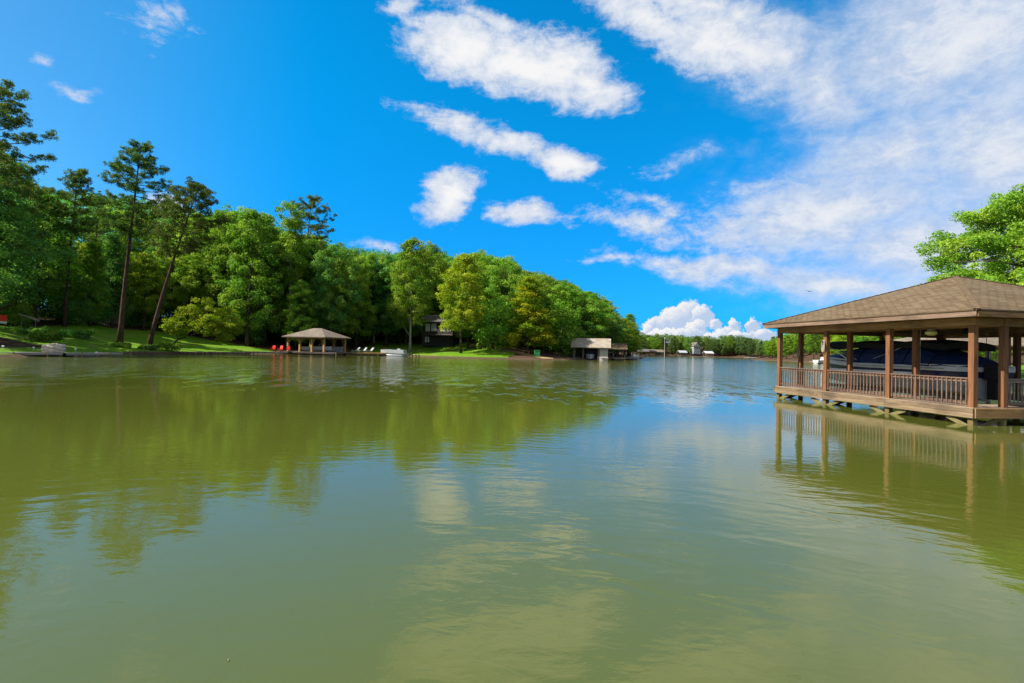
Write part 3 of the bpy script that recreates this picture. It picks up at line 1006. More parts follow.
def forest():
    n = 0
    cand = []
    for _ in range(9000):
        x = RS.uniform(-110, 60); y = RS.uniform(44, 205)
        cand.append((x, y))
    S = sdist([c[0] for c in cand], [c[1] for c in cand])
    Z = height(np.array([c[0] for c in cand]), np.array([c[1] for c in cand]))
    for (x, y), s, g in sorted(zip(cand, S, Z), key=lambda q: q[1]):
        px = px_of(x, y)
        if px < -60 or px > 642 or s < 2.5:
            continue
        if s > (52 if px < 400 else 40):
            continue
        if y < 66 and s < 10:
            continue
        if 62 <= y < 101 and x < -28 and s < 24:
            continue
        if x > -34 and x < 8 and y < 124 and s < 13:
            continue
        if abs(x + 19) < 7 and abs(y - 122) < 8:     # dark house
            continue
        if -26 < x < -12 and y < 118:
            continue
        if 8 < x < 30 and y < 128 and s < 6:
            continue
        if 95 < px < 175 and y < 92:   # gap through which the lawn and pines show
            continue
        if not free(x, y, 2.05 + (0.5 if s > 20 else 0)):
            continue
        mh = max_h(TOPS_L, x, y, g)
        if mh < 5:
            continue
        u = RS.random()
        big = min(mh * RS.uniform(.82, 1.0), 31)
        if s < 14 and u < .35:
            big *= RS.uniform(.5, .75)
        if 60 <= y < 106 and x < -28 and s < 36:
            big *= .72
        k = RS.randrange(6)
        ps = big / 20
        sxy = RS.uniform(.85, 1.2) * min(1.15, max(.62, ps))
        if px < 110:
            lm = RS.choices(['leaf_dark', 'leaf_mid', 'leaf_light'], [3, 4, 3])[0]
        elif px < 380:
            lm = RS.choices(['leaf_dark', 'leaf_mid', 'leaf_light'], [2, 4, 4])[0]
        else:
            lm = RS.choices(['leaf_dark', 'leaf_mid', 'leaf_light', 'leaf_yellow'], [2, 5, 4, 1])[0]
        lab, grp = region_label(px, y, lm, 'spreading tree' if k in (2, 5) else ('tapering tree' if k == 4 else 'leafy tree'))
        plant('broadleaf_tree', lab, 'tree', BL[k], x, y, (sxy, sxy, ps), RS.uniform(0, 6.28), M[lm], M['pale_bark'] if RS.random() < .3 else None, grp, g)
        placed.append((x, y, 1.9))
        n += 1
        if n >= 215:
            break
    return n


NF = forest()


def back_woods():
    """the closed wood further up the slope: one mass nobody could count"""
    rng = np.random.default_rng(9)
    n = 16000
    x = rng.uniform(-150, 25, n); y = rng.uniform(40, 215, n)
    S = sdist(x, y); px = px_of(x, y)
    k = (S > 40) & (S < 84) & (px > -120) & (px < 520)
    x, y, S = x[k], y[k], S[k]
    g = height(x, y)
    row = np.interp(px_of(x, y), [q[0] for q in TOPS_L], [q[1] for q in TOPS_L])
    top = np.array([zat(a, b, c) for a, b, c in zip(px_of(x, y), row + 3, y)]) - g
    top = np.clip(top, 4, 29)
    z = g + top * rng.random(len(x)) ** .8
    C = np.stack([x, y, z], 1)
    P, N, L, Wd, ti, cl = clusters_to_leaves(C, rng.uniform(1.3, 2.4, len(x)), 60, rng, .8, (.55, .40), .6)
    me = leaf_mesh('woods', P, N, L, Wd, ti, cl, rng, M['leaf_dark'])
    o = bpy.data.objects.new('woods', me)
    COL.objects.link(o)
    tag(o, 'closed dark wood on the slope behind the left bank trees', 'woods', None, 'stuff')


back_woods()


def far_woods():
    """closed wood behind the houses of the far shore and the right bank"""
    rng = np.random.default_rng(19)
    n = 9000
    x = rng.uniform(60, 230, n); y = rng.uniform(120, 450, n)
    S = sdist(x, y); px = px_of(x, y)
    k = (S > 16) & (S < 46) & (px > 625) & (px < 960)
    x, y, S = x[k], y[k], S[k]
    g = height(x, y)
    px = px_of(x, y)
    ra = np.interp(px, [q[0] for q in TOPS_FAR], [q[1] for q in TOPS_FAR]); rb = np.interp(px, [q[0] for q in TOPS_R], [q[1] for q in TOPS_R])
    row = np.where(y > 265, ra, rb) + 1.5
    top = np.clip(np.array([zat(a, b, c) for a, b, c in zip(px, row, y)]) - g, 3, 19)
    C = np.stack([x, y, g + top * rng.random(len(x)) ** .8], 1)
    P, N, L, Wd, ti, cl = clusters_to_leaves(C, rng.uniform(1.3, 2.5, len(x)), 45, rng, .8, (.8, .6), .6)
    me = leaf_mesh('woods', P, N, L, Wd, ti, cl, rng, M['leaf_hazed'])
    o = bpy.data.objects.new('woods', me)
    COL.objects.link(o)
    tag(o, 'closed green wood along the far shore and right bank', 'woods', None, 'stuff')


far_woods()


def understory():
    n = 0
    for _ in range(3000):
        x = RS.uniform(-100, 50); y = RS.uniform(46, 195)
        s = float(sdist(x, y)[0]); px = px_of(x, y)
        if px < -30 or px > 640 or s < 8 or s > 30:
            continue
        if y < 66 and s < 13 or (62 <= y < 101 and x < -28 and s < 23):
            continue
        if x > -34 and x < 8 and s < 19:
            continue
        if 95 < px < 175 and y < 90 or (abs(x + 19) < 8 and abs(y - 120) < 9):
            continue
        if not free(x, y, .5 if px > 110 else .1):
            continue
        k = RS.randrange(2); hh = RS.uniform(3, 6.5) / 7
        lm = RS.choice(['leaf_dark', 'leaf_mid', 'leaf_mid'])
        lab, grp = region_label(px, y, lm, 'low sapling')
        plant('sapling', lab, 'sapling', SMALL[k], x, y, (hh * 1.2, hh * 1.2, hh), RS.uniform(0, 6.28), M[lm], None, grp.replace('trees', 'saplings'))
        placed.append((x, y, 1.3))
        n += 1
        if n > 130:
            break


understory()


def far_trees():
    n = 0
    for _ in range(6000):
        x = RS.uniform(40, 200); y = RS.uniform(205, 420)
        s = float(sdist(x, y)[0]); px = px_of(x, y)
        if px < 632 or px > 775 or s < 2.5 or s > 26 or y < 255:
            continue
        if not free(x, y, 2.6):
            continue
        if 662 < px < 672 and s < 10 or 690 < px < 704 and s < 11 or 728 < px < 745 and s < 8:
            continue
        g = gz(x, y)
        h = max(6, max_h(TOPS_FAR, x, y, g)) * RS.uniform(.72, 1.0)
        lm = RS.choices(['leaf_hazed', 'leaf_mid', 'leaf_light'], [7, 2, 1])[0]
        k = RS.randrange(6); w_ = max(.75, h / 20 * RS.uniform(1.0, 1.4))
        tone = {'leaf_hazed': 'dull green', 'leaf_mid': 'mid green', 'leaf_light': 'pale green'}[lm]
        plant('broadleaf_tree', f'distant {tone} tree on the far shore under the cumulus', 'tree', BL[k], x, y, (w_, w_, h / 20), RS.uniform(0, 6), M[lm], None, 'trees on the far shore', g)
        placed.append((x, y, 2.4)); n += 1
        if n > 62:
            break
    n = 0
    for _ in range(6000):
        x = RS.uniform(45, 170); y = RS.uniform(60, 262)
        s = float(sdist(x, y)[0]); px = px_of(x, y)
        if px < 752 or px > 1060 or s < 3 or s > 30 or (y < 100 and px < 905):
            continue
        if not free(x, y, 2.6):
            continue
        g = gz(x, y)
        h = max(5, max_h(TOPS_R, x, y, g)) * RS.uniform(.8, 1.0)
        lm = RS.choices(['leaf_mid', 'leaf_light', 'leaf_yellow'], [3, 4, 2])[0]
        k = RS.randrange(6); w_ = max(.6, h / 20 * RS.uniform(1.0, 1.3))
        tone = {'leaf_yellow': 'yellow-green', 'leaf_mid': 'mid green', 'leaf_light': 'bright green'}[lm]
        plant('broadleaf_tree', f'{tone} tree on the right bank seen through the near boathouse', 'tree', BL[k], x, y, (w_, w_, h / 20), RS.uniform(0, 6), M[lm], None, 'trees on the right bank', g)
        placed.append((x, y, 2.4)); n += 1
        if n > 52:
            break


far_trees()
# --- big tree behind the near boathouse ---------------------------------------
def big_tree():
    rng = np.random.default_rng(77)
    x, y = at(1065, 44)
    g = gz(x, y)
    hh = 17.2
    C = []; R = []
    tp = trunk_curve(rng, hh * .95, .4)
    mb = MB()
    mb.tube(tp, [.42 * (1 - .85 * i / 8) for i in range(9)], 9)
    for k in range(84):   # long feathery limbs, nearly level
        s = (k + rng.random()) / 84
        t_ = .28 + .7 * s
        p = along(tp, t_)
        ln = 11.2 * (1 - s ** 1.4) ** .7 * (.72 + .34 * rng.random()) + 1.2
        a = k * 2.39996 + rng.normal() * .3
        q = p + Vector((math.cos(a) * ln, math.sin(a) * ln, ln * (.06 + .42 * s + .14 * rng.normal())))
        mid = p.lerp(q, .5) + Vector((0, 0, .07 * ln))
        mb.tube([p, mid, q], [.13 * (1 - .6 * s), .075 * (1 - .5 * s), .02], 5)
        side = Vector((-math.sin(a), math.cos(a), 0))
        m_ = int(4 + ln * .95)
        for j in range(m_):
            f = .3 + .72 * j / m_
            b_ = (p.lerp(mid, f * 2) if f < .5 else mid.lerp(q, f * 2 - 1)) if f <= 1 else q
            o_ = side * rng.normal() * (.25 + .9 * (1 - abs(f - .6))) * .8
            C.append((b_.x + o_.x, b_.y + o_.y, b_.z + .15 + rng.normal() * .6)); R.append(.6 + .5 * rng.random())
    C = np.array(C); R = np.array(R)
    P, N, L, Wd, ti, cl = clusters_to_leaves(C, R, 230, rng, .68, (.23, .12), .5)
    crown = leaf_mesh('spreading_crown', P, N, L, Wd, ti, cl, rng, M['leaf_light'])
    plant('spreading_tree', 'large bright green feathery tree behind the near boathouse roof', 'tree', (mb.mesh('spreading_trunk', M['bark'], True), crown), x, y, (1, 1, 1), 0, None, None, None, g)


big_tree()


def weeping_tree():
    """bent low tree spreading over the sunny lawn"""
    rng = np.random.default_rng(55)
    d = 77
    x, y = at(166, d); g = gz(x, y)
    k = d / F
    mb = MB()
    tip = [Vector((0, 0, 0)), Vector((4 * k, 0, 4 * k)), Vector((11 * k, .2, 11 * k)), Vector((20 * k, .4, 14 * k)), Vector((34 * k, .3, 20 * k)), Vector((50 * k, 0, 26 * k))]
    mb.tube(tip, [.17, .15, .13, .11, .08, .03], 7)
    C = []; R = []
    lobes = [(16, 22, 12, 9), (24, 34, 15, 11), (36, 42, 15, 11), (46, 34, 16, 12), (60, 34, 13, 11), (66, 26, 10, 8), (50, 22, 14, 8), (34, 24, 14, 8), (6, 24, 9, 7), (56, 16, 9, 6)]
    for (lx, lz, rx, rz_) in lobes:
        c = Vector((lx * k, 0, lz * k))
        s = min((p - c).length for p in tip)
        p = min(tip, key=lambda q: (q - c).length)
        mb.tube([p, p.lerp(c, .5) + Vector((0, 0, .3)), c], [.06, .04, .015], 5)
        for j in range(19):
            u = unit(rng.normal(size=3)) * (.4 + .6 * rng.random() ** .5)
            C.append((c.x + u[0] * rx * k, u[1] * rx * k * 1.1, c.z + u[2] * rz_ * k)); R.append(.45 + .3 * rng.random())
    P, N, L, Wd, ti, cl = clusters_to_leaves(np.array(C), np.array(R), 85, rng, .6, (.24, .13), .7)
    crown = leaf_mesh('weeping_crown', P, N, L, Wd, ti, cl, rng, M['leaf_yellow'])
    plant('bent_tree', 'low yellow-green tree with a bent trunk spreading over the sunny lawn', 'tree', (mb.mesh('bent_trunk', M['bark'], True), crown), x, y, (1, 1, 1), 0, None, None, None, g)


weeping_tree()


def shrub(px, d, wpx, hpx, lm, label, seed):
    rng = np.random.default_rng(seed)
    x, y = at(px, d)
    k = d / F
    n = 16
    C = np.stack([rng.uniform(-.5, .5, n) * wpx * k, rng.uniform(-.4, .4, n) * min(wpx, 14) * k, rng.uniform(.2, .8, n) * hpx * k], 1)
    R = np.full(n, .30 * hpx * k + .15)
    P, N, L, Wd, ti, cl = clusters_to_leaves(C, R, 130, rng, .8, (.22, .12), .6)
    mb = MB()
    for c in C[:7]:
        mb.tube([(c[0] * .3, c[1] * .3, -.1), tuple(c)], [.03, .01], 4)
    plant('shrub', label, 'shrub', (mb.mesh('stems', M['bark']), leaf_mesh('shrub_leaves', P, N, L, Wd, ti, cl, rng, M[lm])), x, y, (1, 1, 1), 0, None, None, 'shrubs on the left bank', None, 'stem', 'foliage')


shrub(45, 66, 34, 10, 'leaf_mid', 'bright green low shrub on the mulch above the left lawn', 1)
shrub(170, 75.5, 30, 9, 'leaf_mid', 'round green shrub at the foot of the bent tree', 2)
shrub(122, 73, 16, 5, 'leaf_mid', 'grassy tuft at the foot of the tallest pine', 3)
shrub(148, 74, 14, 5, 'leaf_dark', 'dark tuft at the foot of the leaning pine', 4)
shrub(30, 72, 26, 9, 'leaf_dark', 'dark shrub in the shade left of the bright green shrub', 5)
shrub(78, 74, 26, 9, 'leaf_dark', 'dark shrub in the shade right of the bright green shrub', 6)

# ------------------------------------------------------------------ near boathouse
TH = 0.1535
BAY, WK = 2.9016, 1.066
ZD, ZR, ZB, ZE, OV, RISE = 0.52, 1.373, 2.90, 3.33, 0.45, 1.78
LA = 3 * BAY
LB = LA            # square in plan: a pyramid roof
BC = Vector((13.354, 15.169, 0))
SLIP1 = (WK, 5.3)


def boathouse():
    r = thing('near_boathouse', 'brown timber boathouse with hipped shingle roof standing on piles at right', 'boathouse', BC, TH)
    pw = .165
    posts = []
    for i in range(4):
        posts.append((0 + pw / 2, BAY * i, 0))
    for i in range(4):
        posts.append((WK + .06, BAY * i, 1))
    for b_ in (SLIP1[1], LB - pw / 2):
        for i in range(4):
            posts.append((b_, BAY * i, 1))
    for (bx, ay, kind) in posts:
        ay = min(max(ay, pw / 2), LA - pw / 2)
        mb = MB()
        zb = -1.6 if kind == 0 else ZD + .002
        mb.box((bx, ay, (zb + ZB) / 2), (pw, pw, ZB - zb))
        mb.build('post', M['post'], r)
    # submerged piles under the inner rows
    for (bx, ay, kind) in posts:
        if kind == 1:
            MB().tube([(bx, min(max(ay, .1), LA - .1), -1.6), (bx, min(max(ay, .1), LA - .1), ZD - .30)], .10, 9).build('pile', M['pile'], r)
    # deck boards: front walk, near end walk, middle walk, shore walk
    mb = MB()
    bw = .138
    def boards_y(x0, x1, y0, y1):
        n = max(1, round((x1 - x0) / bw)); w_ = (x1 - x0) / n
        for k in range(n):
            mb.box((x0 + (k + .5) * w_, (y0 + y1) / 2, ZD - .018), (w_ - .008, y1 - y0, .036))
    def boards_x(x0, x1, y0, y1):
        n = max(1, round((y1 - y0) / bw)); w_ = (y1 - y0) / n
        for k in range(n):
            mb.box(((x0 + x1) / 2, y0 + (k + .5) * w_, ZD - .018), (x1 - x0, w_ - .008, .036))
    boards_y(-.03, WK + .14, -.03, LA + .03)
    boards_x(WK + .15, LB, -.03, 1.0)
    boards_y(SLIP1[1] - .1, LB, 1.01, LA)
    mb.build('deck', M['deck'], r)
    # rim boards
    for i in range(3):
        y0 = -.05 if i == 0 else BAY * i + .004
        y1 = LA + .05 if i == 2 else BAY * (i + 1) - .004
        MB().box((-.055, (y0 + y1) / 2, ZD - .09), (.045, y1 - y0, .135)).box((-.050 - .004 * i, (y0 + y1) / 2, ZD - .235), (.045, y1 - y0, .145)).build('rim_board', M['rim'], r)
    MB().box((LB / 2, -.055, ZD - .165), (LB, .045, .29)).build('rim_board', M['beam_x'], r)
    MB().box((WK + .17, LA / 2 + .6, ZD - .165), (.045, LA - .9, .25)).build('rim_board', M['rim'], r)
    MB().box((WK * .5, LA + .055, ZD - .165), (WK + .2, .045, .29)).build('rim_board', M['rim'], r)
    # joists below
    mb = MB()
    for k in range(12):
        mb.box((WK / 2 + .05, .25 + k * (LA - .5) / 11, ZD - .13), (WK + .08, .05, .18))
    mb.build('joists', M['ceil'], r)
    # braces under the deck, in pairs at each outer pile
    for i in range(4):
        y = min(max(BAY * i, pw / 2), LA - pw / 2)
        for s in (-1, 1):
            if (i == 0 and s < 0) or (i == 3 and s > 0):
                continue
            MB().bar((.03, y + s * .09, -.06), (.03, y + s * .72, ZD - .33), .05, .12).build('brace', M['pile'], r)
        MB().bar((pw / 2 + .1, y, -.1), (WK, y, ZD - .32), .05, .13).build('brace', M['pile'], r)
    # railings between the outer posts and along the near end
    def railing(p, q, m_):
        p, q = Vector(p), Vector(q)
        d = (q - p); L = d.length; u = d / L
        mb = MB()
        ang = math.atan2(d.y, d.x)
        mid = (p + q) / 2
        mb.box((mid.x, mid.y, ZR - .018), (L - .012, .13, .036), ang)
        mb.box((mid.x, mid.y, ZR - .082), (L - .012, .04, .085), ang)
        mb.box((mid.x, mid.y, ZD + .12), (L - .012, .04, .085), ang)
        n = int(L / .142)
        side = Vector((-u.y, u.x, 0)) * .038
        for k in range(n):
            c = p + u * (k + .5) * L / n + side
            mb.box((c.x, c.y, (ZD + ZR) / 2 + .012), (.034, .034, ZR - ZD - .10), ang)
        mb.build('railing', m_, r)
    for i in range(3):
        railing((pw / 2, BAY * i + pw * (1 if i == 0 else .5), 0), (pw / 2, BAY * (i + 1) - pw * (1 if i == 2 else .5), 0), M['rail'])
    railing((WK + .15, .09, 0), (SLIP1[1] - .09, .09, 0), M['grey_wood'])
    railing((SLIP1[1] + .1, .09, 0), (LB - .2, .09, 0), M['grey_wood'])
    # beams on the posts
    for b_ in (pw / 2, WK + .06, SLIP1[1], LB - pw / 2):
        MB().box((b_, LA / 2, ZB + .12), (.14, LA + .06, .236)).build('beam', M['beam'], r)
    for y in (pw / 2, LA - pw / 2):
        for x0, x1 in ((pw / 2 + .075, WK - .015), (WK + .135, SLIP1[1] - .075), (SLIP1[1] + .075, LB - pw / 2 - .075)):
            MB().box(((x0 + x1) / 2, y, ZB + .12), (x1 - x0, .14, .23)).build('beam', M['beam_x'], r)
    # ties across the slips
    for i in (1, 2):
        MB().box((SLIP1[0] + (SLIP1[1] - SLIP1[0]) / 2 + .03, BAY * i, ZB + .12), (SLIP1[1] - SLIP1[0] - .2, .10, .2)).build('beam', M['ceil'], r)
    # soffit and boarded ceiling
    mb = MB()
    mb.box((LB / 2, LA / 2, ZB + .262), (LB + 2 * OV - .1, LA + 2 * OV - .1, .03))
    mb.build('ceiling', M['ceil'], r)
    rf = hip_roof(-OV, LB + OV, -OV, LA + OV, ZE, RISE, .05).build('roof', M['roof'], r)
    # ridge and hip caps
    A = Vector((-OV + (LA + 2 * OV) / 2, LA / 2, ZE + RISE)); B_ = Vector((LB + OV - (LA + 2 * OV) / 2, LA / 2, ZE + RISE))
    mb = MB()
    def cap(p, q):
        p, q = Vector(p), Vector(q)
        n = int((q - p).length / .24)
        for k in range(n):
            a_ = p.lerp(q, k / n); b2 = p.lerp(q, (k + 1.12) / n)
            mb.bar(a_ + Vector((0, 0, .004 + .012)), b2 + Vector((0, 0, .004)), .17, .012)
    for c in ((-OV, -OV), (-OV, LA + OV), (LB + OV, -OV), (LB + OV, LA + OV)):
        cap((c[0], c[1], ZE), A)
    mb.build('ridge_cap', M['cap'], rf)
    # fascia and its moulding
    z = ZE - .055 - .075
    for nm, c, sz, m_ in (('fascia', (-OV + .03, LA / 2, z), (.03, LA + 2 * OV - .06, .145), M['fascia']), ('fascia', (LB / 2, -OV + .03, z), (LB + 2 * OV - .13, .03, .145), M['beam_x']),
                          ('fascia', (LB / 2, LA + OV - .03, z), (LB + 2 * OV - .13, .03, .145), M['beam_x']), ('fascia', (LB + OV - .03, LA / 2, z), (.03, LA + 2 * OV - .06, .145), M['fascia'])):
        MB().box(c, sz).build(nm, m_, rf)
    return r


BH = boathouse()


def loc(b_, a_, z=0.0):
    """point in the near boathouse's own axes -> world"""
    c, s = math.cos(TH), math.sin(TH)
    return Vector((BC.x + b_ * c - a_ * s, BC.y + b_ * s + a_ * c, z))


def motor_boat(name, label, b0, a0, length, top_mat, group=None):
    r = thing(name, label, 'boat', loc(b0, a0, 0), TH, group)
    n = 15
    st = []
    for i in range(n):
        t_ = i / (n - 1)             # 0 stern (towards camera) .. 1 bow (away)
        y = -length / 2 + length * t_
        w_ = 1.18 * (1 - max(0, (t_ - .5) / .5) ** 2.4 * .93)
        rise = .32 * max(0, (t_ - .45) / .55) ** 2
        st.append((y, w_, rise))
    def section(i):
        y, w_, rs = st[i]
        k = .62 + rs * .85
        return [(0, y, .52 + rs * 1.2), (w_ * .80, y, .80 + rs), (w_ * .93, y, 1.28 + rs * .7), (w_ * .965, y, 1.46 + rs * .62), (w_ * .985, y, 1.50 + rs * .6), (w_, y, 1.62 + rs * .55), (w_ * .97, y, 1.72 + rs * .5)]
    S = [section(i) for i in range(n)]
    def strip(nm, lo, hi, m_):
        mb = MB()
        for s in (1, -1):
            for i in range(n - 1):
                for k in range(lo, hi):
                    f = [(s * q[0], q[1], q[2]) for q in (S[i][k], S[i + 1][k], S[i + 1][k + 1], S[i][k + 1])]
                    mb.face(f if s < 0 else f[::-1])
        f = [S[0][k] for k in range(lo, hi + 1)]
        mb.face(f + [(-q[0], q[1], q[2]) for q in reversed(f) if abs(q[0]) > 1e-6])
        return mb.build(nm, m_, r, True)
    strip('hull', 0, 2, M['hullwhite'])
    strip('hull_band', 2, 4, M['navygloss'])
    strip('rub_rail', 4, 6, M['white'])
    # fitted canvas cover sagging over the seats and windscreen
    rng = np.random.default_rng(5)
    mb = MB()
    m_ = 13
    grid = []
    for i in range(n):
        y, w_, rs = st[i]
        t_ = i / (n - 1)
        crown_h = .70 * math.sin(min(1, t_ / .30) * math.pi / 2) * (1 if t_ < .60 else max(.06, 1 - ((t_ - .60) / .4) ** .8)) + .06
        crown_h += .05 * math.sin(i * 2.1)
        row = []
        for j in range(m_):
            v = -1 + 2 * j / (m_ - 1)
            row.append((v * (w_ * 1.0), y, 1.66 + rs * .55 + crown_h * (1 - abs(v) ** 4) + .012 * rng.normal()))
        grid.append(row)
    for i in range(n - 1):
        for j in range(m_ - 1):
            mb.face([grid[i][j], grid[i][j + 1], grid[i + 1][j + 1], grid[i + 1][j]])
    mb.face(grid[0][::-1])
    mb.build('cover', M['navy'], r, True)
    mb = MB()
    for i in (2, 4, 6, 8):
        mb.tube([(q[0] * 1.012, q[1], q[2] + .012) for q in grid[i]], .016, 5)
    mb.build('strap', M['black'], r)
    # folded black canvas bimini on a bowed frame, lengthened to paint in roof shade
    mb = MB()
    bt = 2.60
    for i in range(7):
        y0 = -3.1 + i * .80
        for j in range(8):
            v0, v1 = -1 + 2 * j / 8, -1 + 2 * (j + 1) / 8
            z0 = lambda v, i_: bt - .12 * v * v - .05 * math.cos(i_ * 2.1)
            p = [(v0 * 1.05, y0, z0(v0, i)), (v1 * 1.05, y0, z0(v1, i)), (v1 * 1.05, y0 + .80, z0(v1, i + 1)), (v0 * 1.05, y0 + .80, z0(v0, i + 1))]
            mb.face(p)
            mb.face([(q[0], q[1], q[2] - .22) for q in p][::-1])
            if j == 0 or j == 7:
                e = [p[0], p[3]] if j == 0 else [p[2], p[1]]
                mb.face([e[0], e[1], (e[1][0], e[1][1], e[1][2] - .22), (e[0][0], e[0][1], e[0][2] - .22)])
            if i in (0, 6):
                e = [p[1], p[0]] if i == 0 else [p[3], p[2]]
                mb.face([e[0], e[1], (e[1][0], e[1][1], e[1][2] - .22), (e[0][0], e[0][1], e[0][2] - .22)])
    bm = mb.build('bimini_with_shade', top_mat, r, True)
    mb = MB()
    for s in (-1, 1):
        mb.tube([(s * 1.08, .3, 1.70), (s * 1.06, -1.4, 2.30)], .016, 6)
        mb.tube([(s * 1.08, .4, 1.70), (s * 1.06, 2.2, 2.30)], .016, 6)
    mb.build('bimini_frame', M['metal'], bm)
    # windscreen with a pale frame
    mb = MB()
    for s in (-1, 1):
        mb.tube([(s * 1.12, 1.0, 1.74), (s * 1.0, 1.7, 2.05), (s * .5, 2.25, 2.14), (0, 2.4, 2.15)], .035, 6)
        mb.tube([(s * 1.12, 1.0, 1.76), (s * .95, 2.3, 1.86), (s * .4, 2.9, 1.94), (0, 3.0, 1.95)], .03, 6)
    mb.build('windscreen_frame', M['white'], r)
    # grab rail on the gunwale
    mb = MB()
    for s in (-1, 1):
        mb.tube([(s * 1.21, -3.2, 1.58), (s * 1.21, .6, 1.58)], .018, 6)
    mb.build('grab_rail', M['metal'], r)
    # outboard bracket and motor at the stern
    mb = MB()
    mb.box((0, -length / 2 - .28, 1.52), (.42, .50, .55), taper=.8)
    mb.box((0, -length / 2 - .22, .95), (.18, .28, .75))
    mb.build('outboard_motor', M['black'], r)
    return r


motor_boat('motor_boat', 'navy and white motor boat under a navy cover in the near slip', 3.22, 5.9, 7.3, M['black'])


def boat_lift(b0, a0, label):
    r = thing('boat_lift', label, 'boat lift', loc(b0, a0, 0), TH)
    for s in (-1, 1):
        mb = MB(); mb.box((s * .55, 0, .62), (.10, 6.2, .14)); mb.build('bunk', M['grey_wood'], r)
        for y in (-2.2, 2.2):
            MB().box((s * 1.52, y, .9), (.09, .09, 5.0 if False else 2.9)).build('lift_post', M['metal'], r)
        mb = MB(); mb.box((s * 1.52, 0, 1.36), (.07, 4.31, .10)); mb.build('side_rail', M['white'], r)
    for y in (-2.2, 2.2):
        mb = MB(); mb.box((0, y, .47), (2.94, .11, .14)); mb.build('cross_beam', M['metal'], r)
    for s in (-1, 1):
        MB().tube([(s * 1.40, .95, .4), (s * 1.40, .95, 2.55)], .045, 8).build('guide_pole', M['white'], r)
    for s in (-1, 1):
        for y in (-2.2, 2.2):
            MB().tube([(s * 1.40, y, .5), (s * 1.40, y, ZB + .02)], .012, 5).build('cable', M['metal'], r)
    mb = MB()
    mb.bar((-1.2, -3.9, .60), (-.7, -3.2, 1.12), .10, .12)
    mb.build('slanted_arm', M['grey'], r)


boat_lift(3.22, 5.6, 'metal boat lift with white guide pole under the navy boat')


def ceiling_fan(b_, a_, label):
    r = thing('ceiling_fan', label, 'ceiling fan', loc(b_, a_, ZB + .245), TH)
    MB().tube([(0, 0, 0), (0, 0, -.16)], .02, 7).build('rod', M['black'], r)
    MB().tube([(0, 0, -.16), (0, 0, -.20), (0, 0, -.32), (0, 0, -.36)], [.07, .13, .13, .06], 12).build('motor', M['black'], r)
    for k in range(4):
        a = k * math.pi / 2 + .3
        mb = MB(); mb.box((math.cos(a) * .46, math.sin(a) * .46, -.24), (.62, .13, .012), a, .15); mb.build('blade', M['dark_wood'], r)


ceiling_fan(2.6, 2.4, 'dark ceiling fan hanging over the stern of the navy boat')


def dock_light(b_, a_, label):
    r = thing('dock_lamp', label, 'lamp', loc(b_, a_, ZB - .002), TH)
    MB().tube([(0, 0, .0), (0, 0, -.03)], .10, 12).build('base', M['grey'], r)
    MB().tube([(0, 0, -.03), (0, 0, -.09), (0, 0, -.17), (0, 0, -.21)], [.10, .17, .16, .08], 14).build('lamp_shade', M['lamp_glass'], r)


dock_light(WK + .06, 2.35, 'frosted yellowish lamp under the beam above the near walkway')


def deck_chair(b_, a_, rz, label):
    r = thing('deck_chair', label, 'chair', loc(b_, a_, ZD), TH + rz)
    mb = MB()
    for k in range(5):
        mb.box((0, -.20 + k * .10, .40), (.52, .085, .022), 0, .10)
    mb.build('seat', M['brown_wood'], r)
    mb = MB()
    for k in range(5):
        mb.box((-.20 + k * .10, .36, .72), (.085, .022, .72), 0, -.28)
    mb.build('backrest', M['brown_wood'], r)
    for s in (-1, 1):
        MB().box((s * .29, -.24, .29), (.05, .09, .58)).build('leg', M['brown_wood'], r)
        MB().bar((s * .29, -.12, .36), (s * .29, .48, .02), .04, .09).build('leg', M['brown_wood'], r)
        MB().box((s * .31, .02, .60), (.12, .66, .025)).build('armrest', M['brown_wood'], r)


def hung_rope(b_, a_, z, label):
    mb = MB()
    rng = random.Random(int(a_ * 10))
    for k in range(4):
        n = 15; w_ = .05 + .01 * k; hgt = .15 + .03 * k
        mb.tube([(w_ * math.sin(2 * math.pi * i / (n - 1)), .02 * k - .03 + .01 * rng.random(), -hgt + hgt * math.cos(2 * math.pi * i / (n - 1))) for i in range(n)], .016, 5, False)
    o = mb.build('mooring_rope', M['pale_bark'], None, True)
    o.location = loc(b_, a_, z); o.rotation_euler = (0, 0, TH + math.pi / 2)
    tag(o, label, 'rope', 'ropes hung on the boathouse posts')


hung_rope(-.05, 2 * BAY, 2.55, 'pale rope looped on the outer post second from the lake end')
hung_rope(WK - .06, 3 * BAY - .1, 2.3, 'pale rope looped on the inner post at the lake end')


def floating_leaf(px, py, label):
    r_ = ray(px, py); k = -EYE / r_.z
    mb = MB()
    mb.face([(-.035, 0, 0), (0, -.016, .004), (.035, 0, .002), (0, .016, .006)])
    mb.face([(-.035, 0, -.002), (0, .016, .004), (.035, 0, 0), (0, -.016, .002)])
    o = mb.build('floating_leaf', M['yellow_wood'])
    o.location = (r_.x * k, r_.y * k, .006); o.rotation_euler = (0, 0, px); o.scale = (.3, .3, .3)
    tag(o, label, 'leaf')


floating_leaf(228, 661, 'single fallen leaf floating on the open water in front')

deck_chair(5.95, .52, 2.6, 'brown slatted deck chair on the end walkway of the near boathouse')

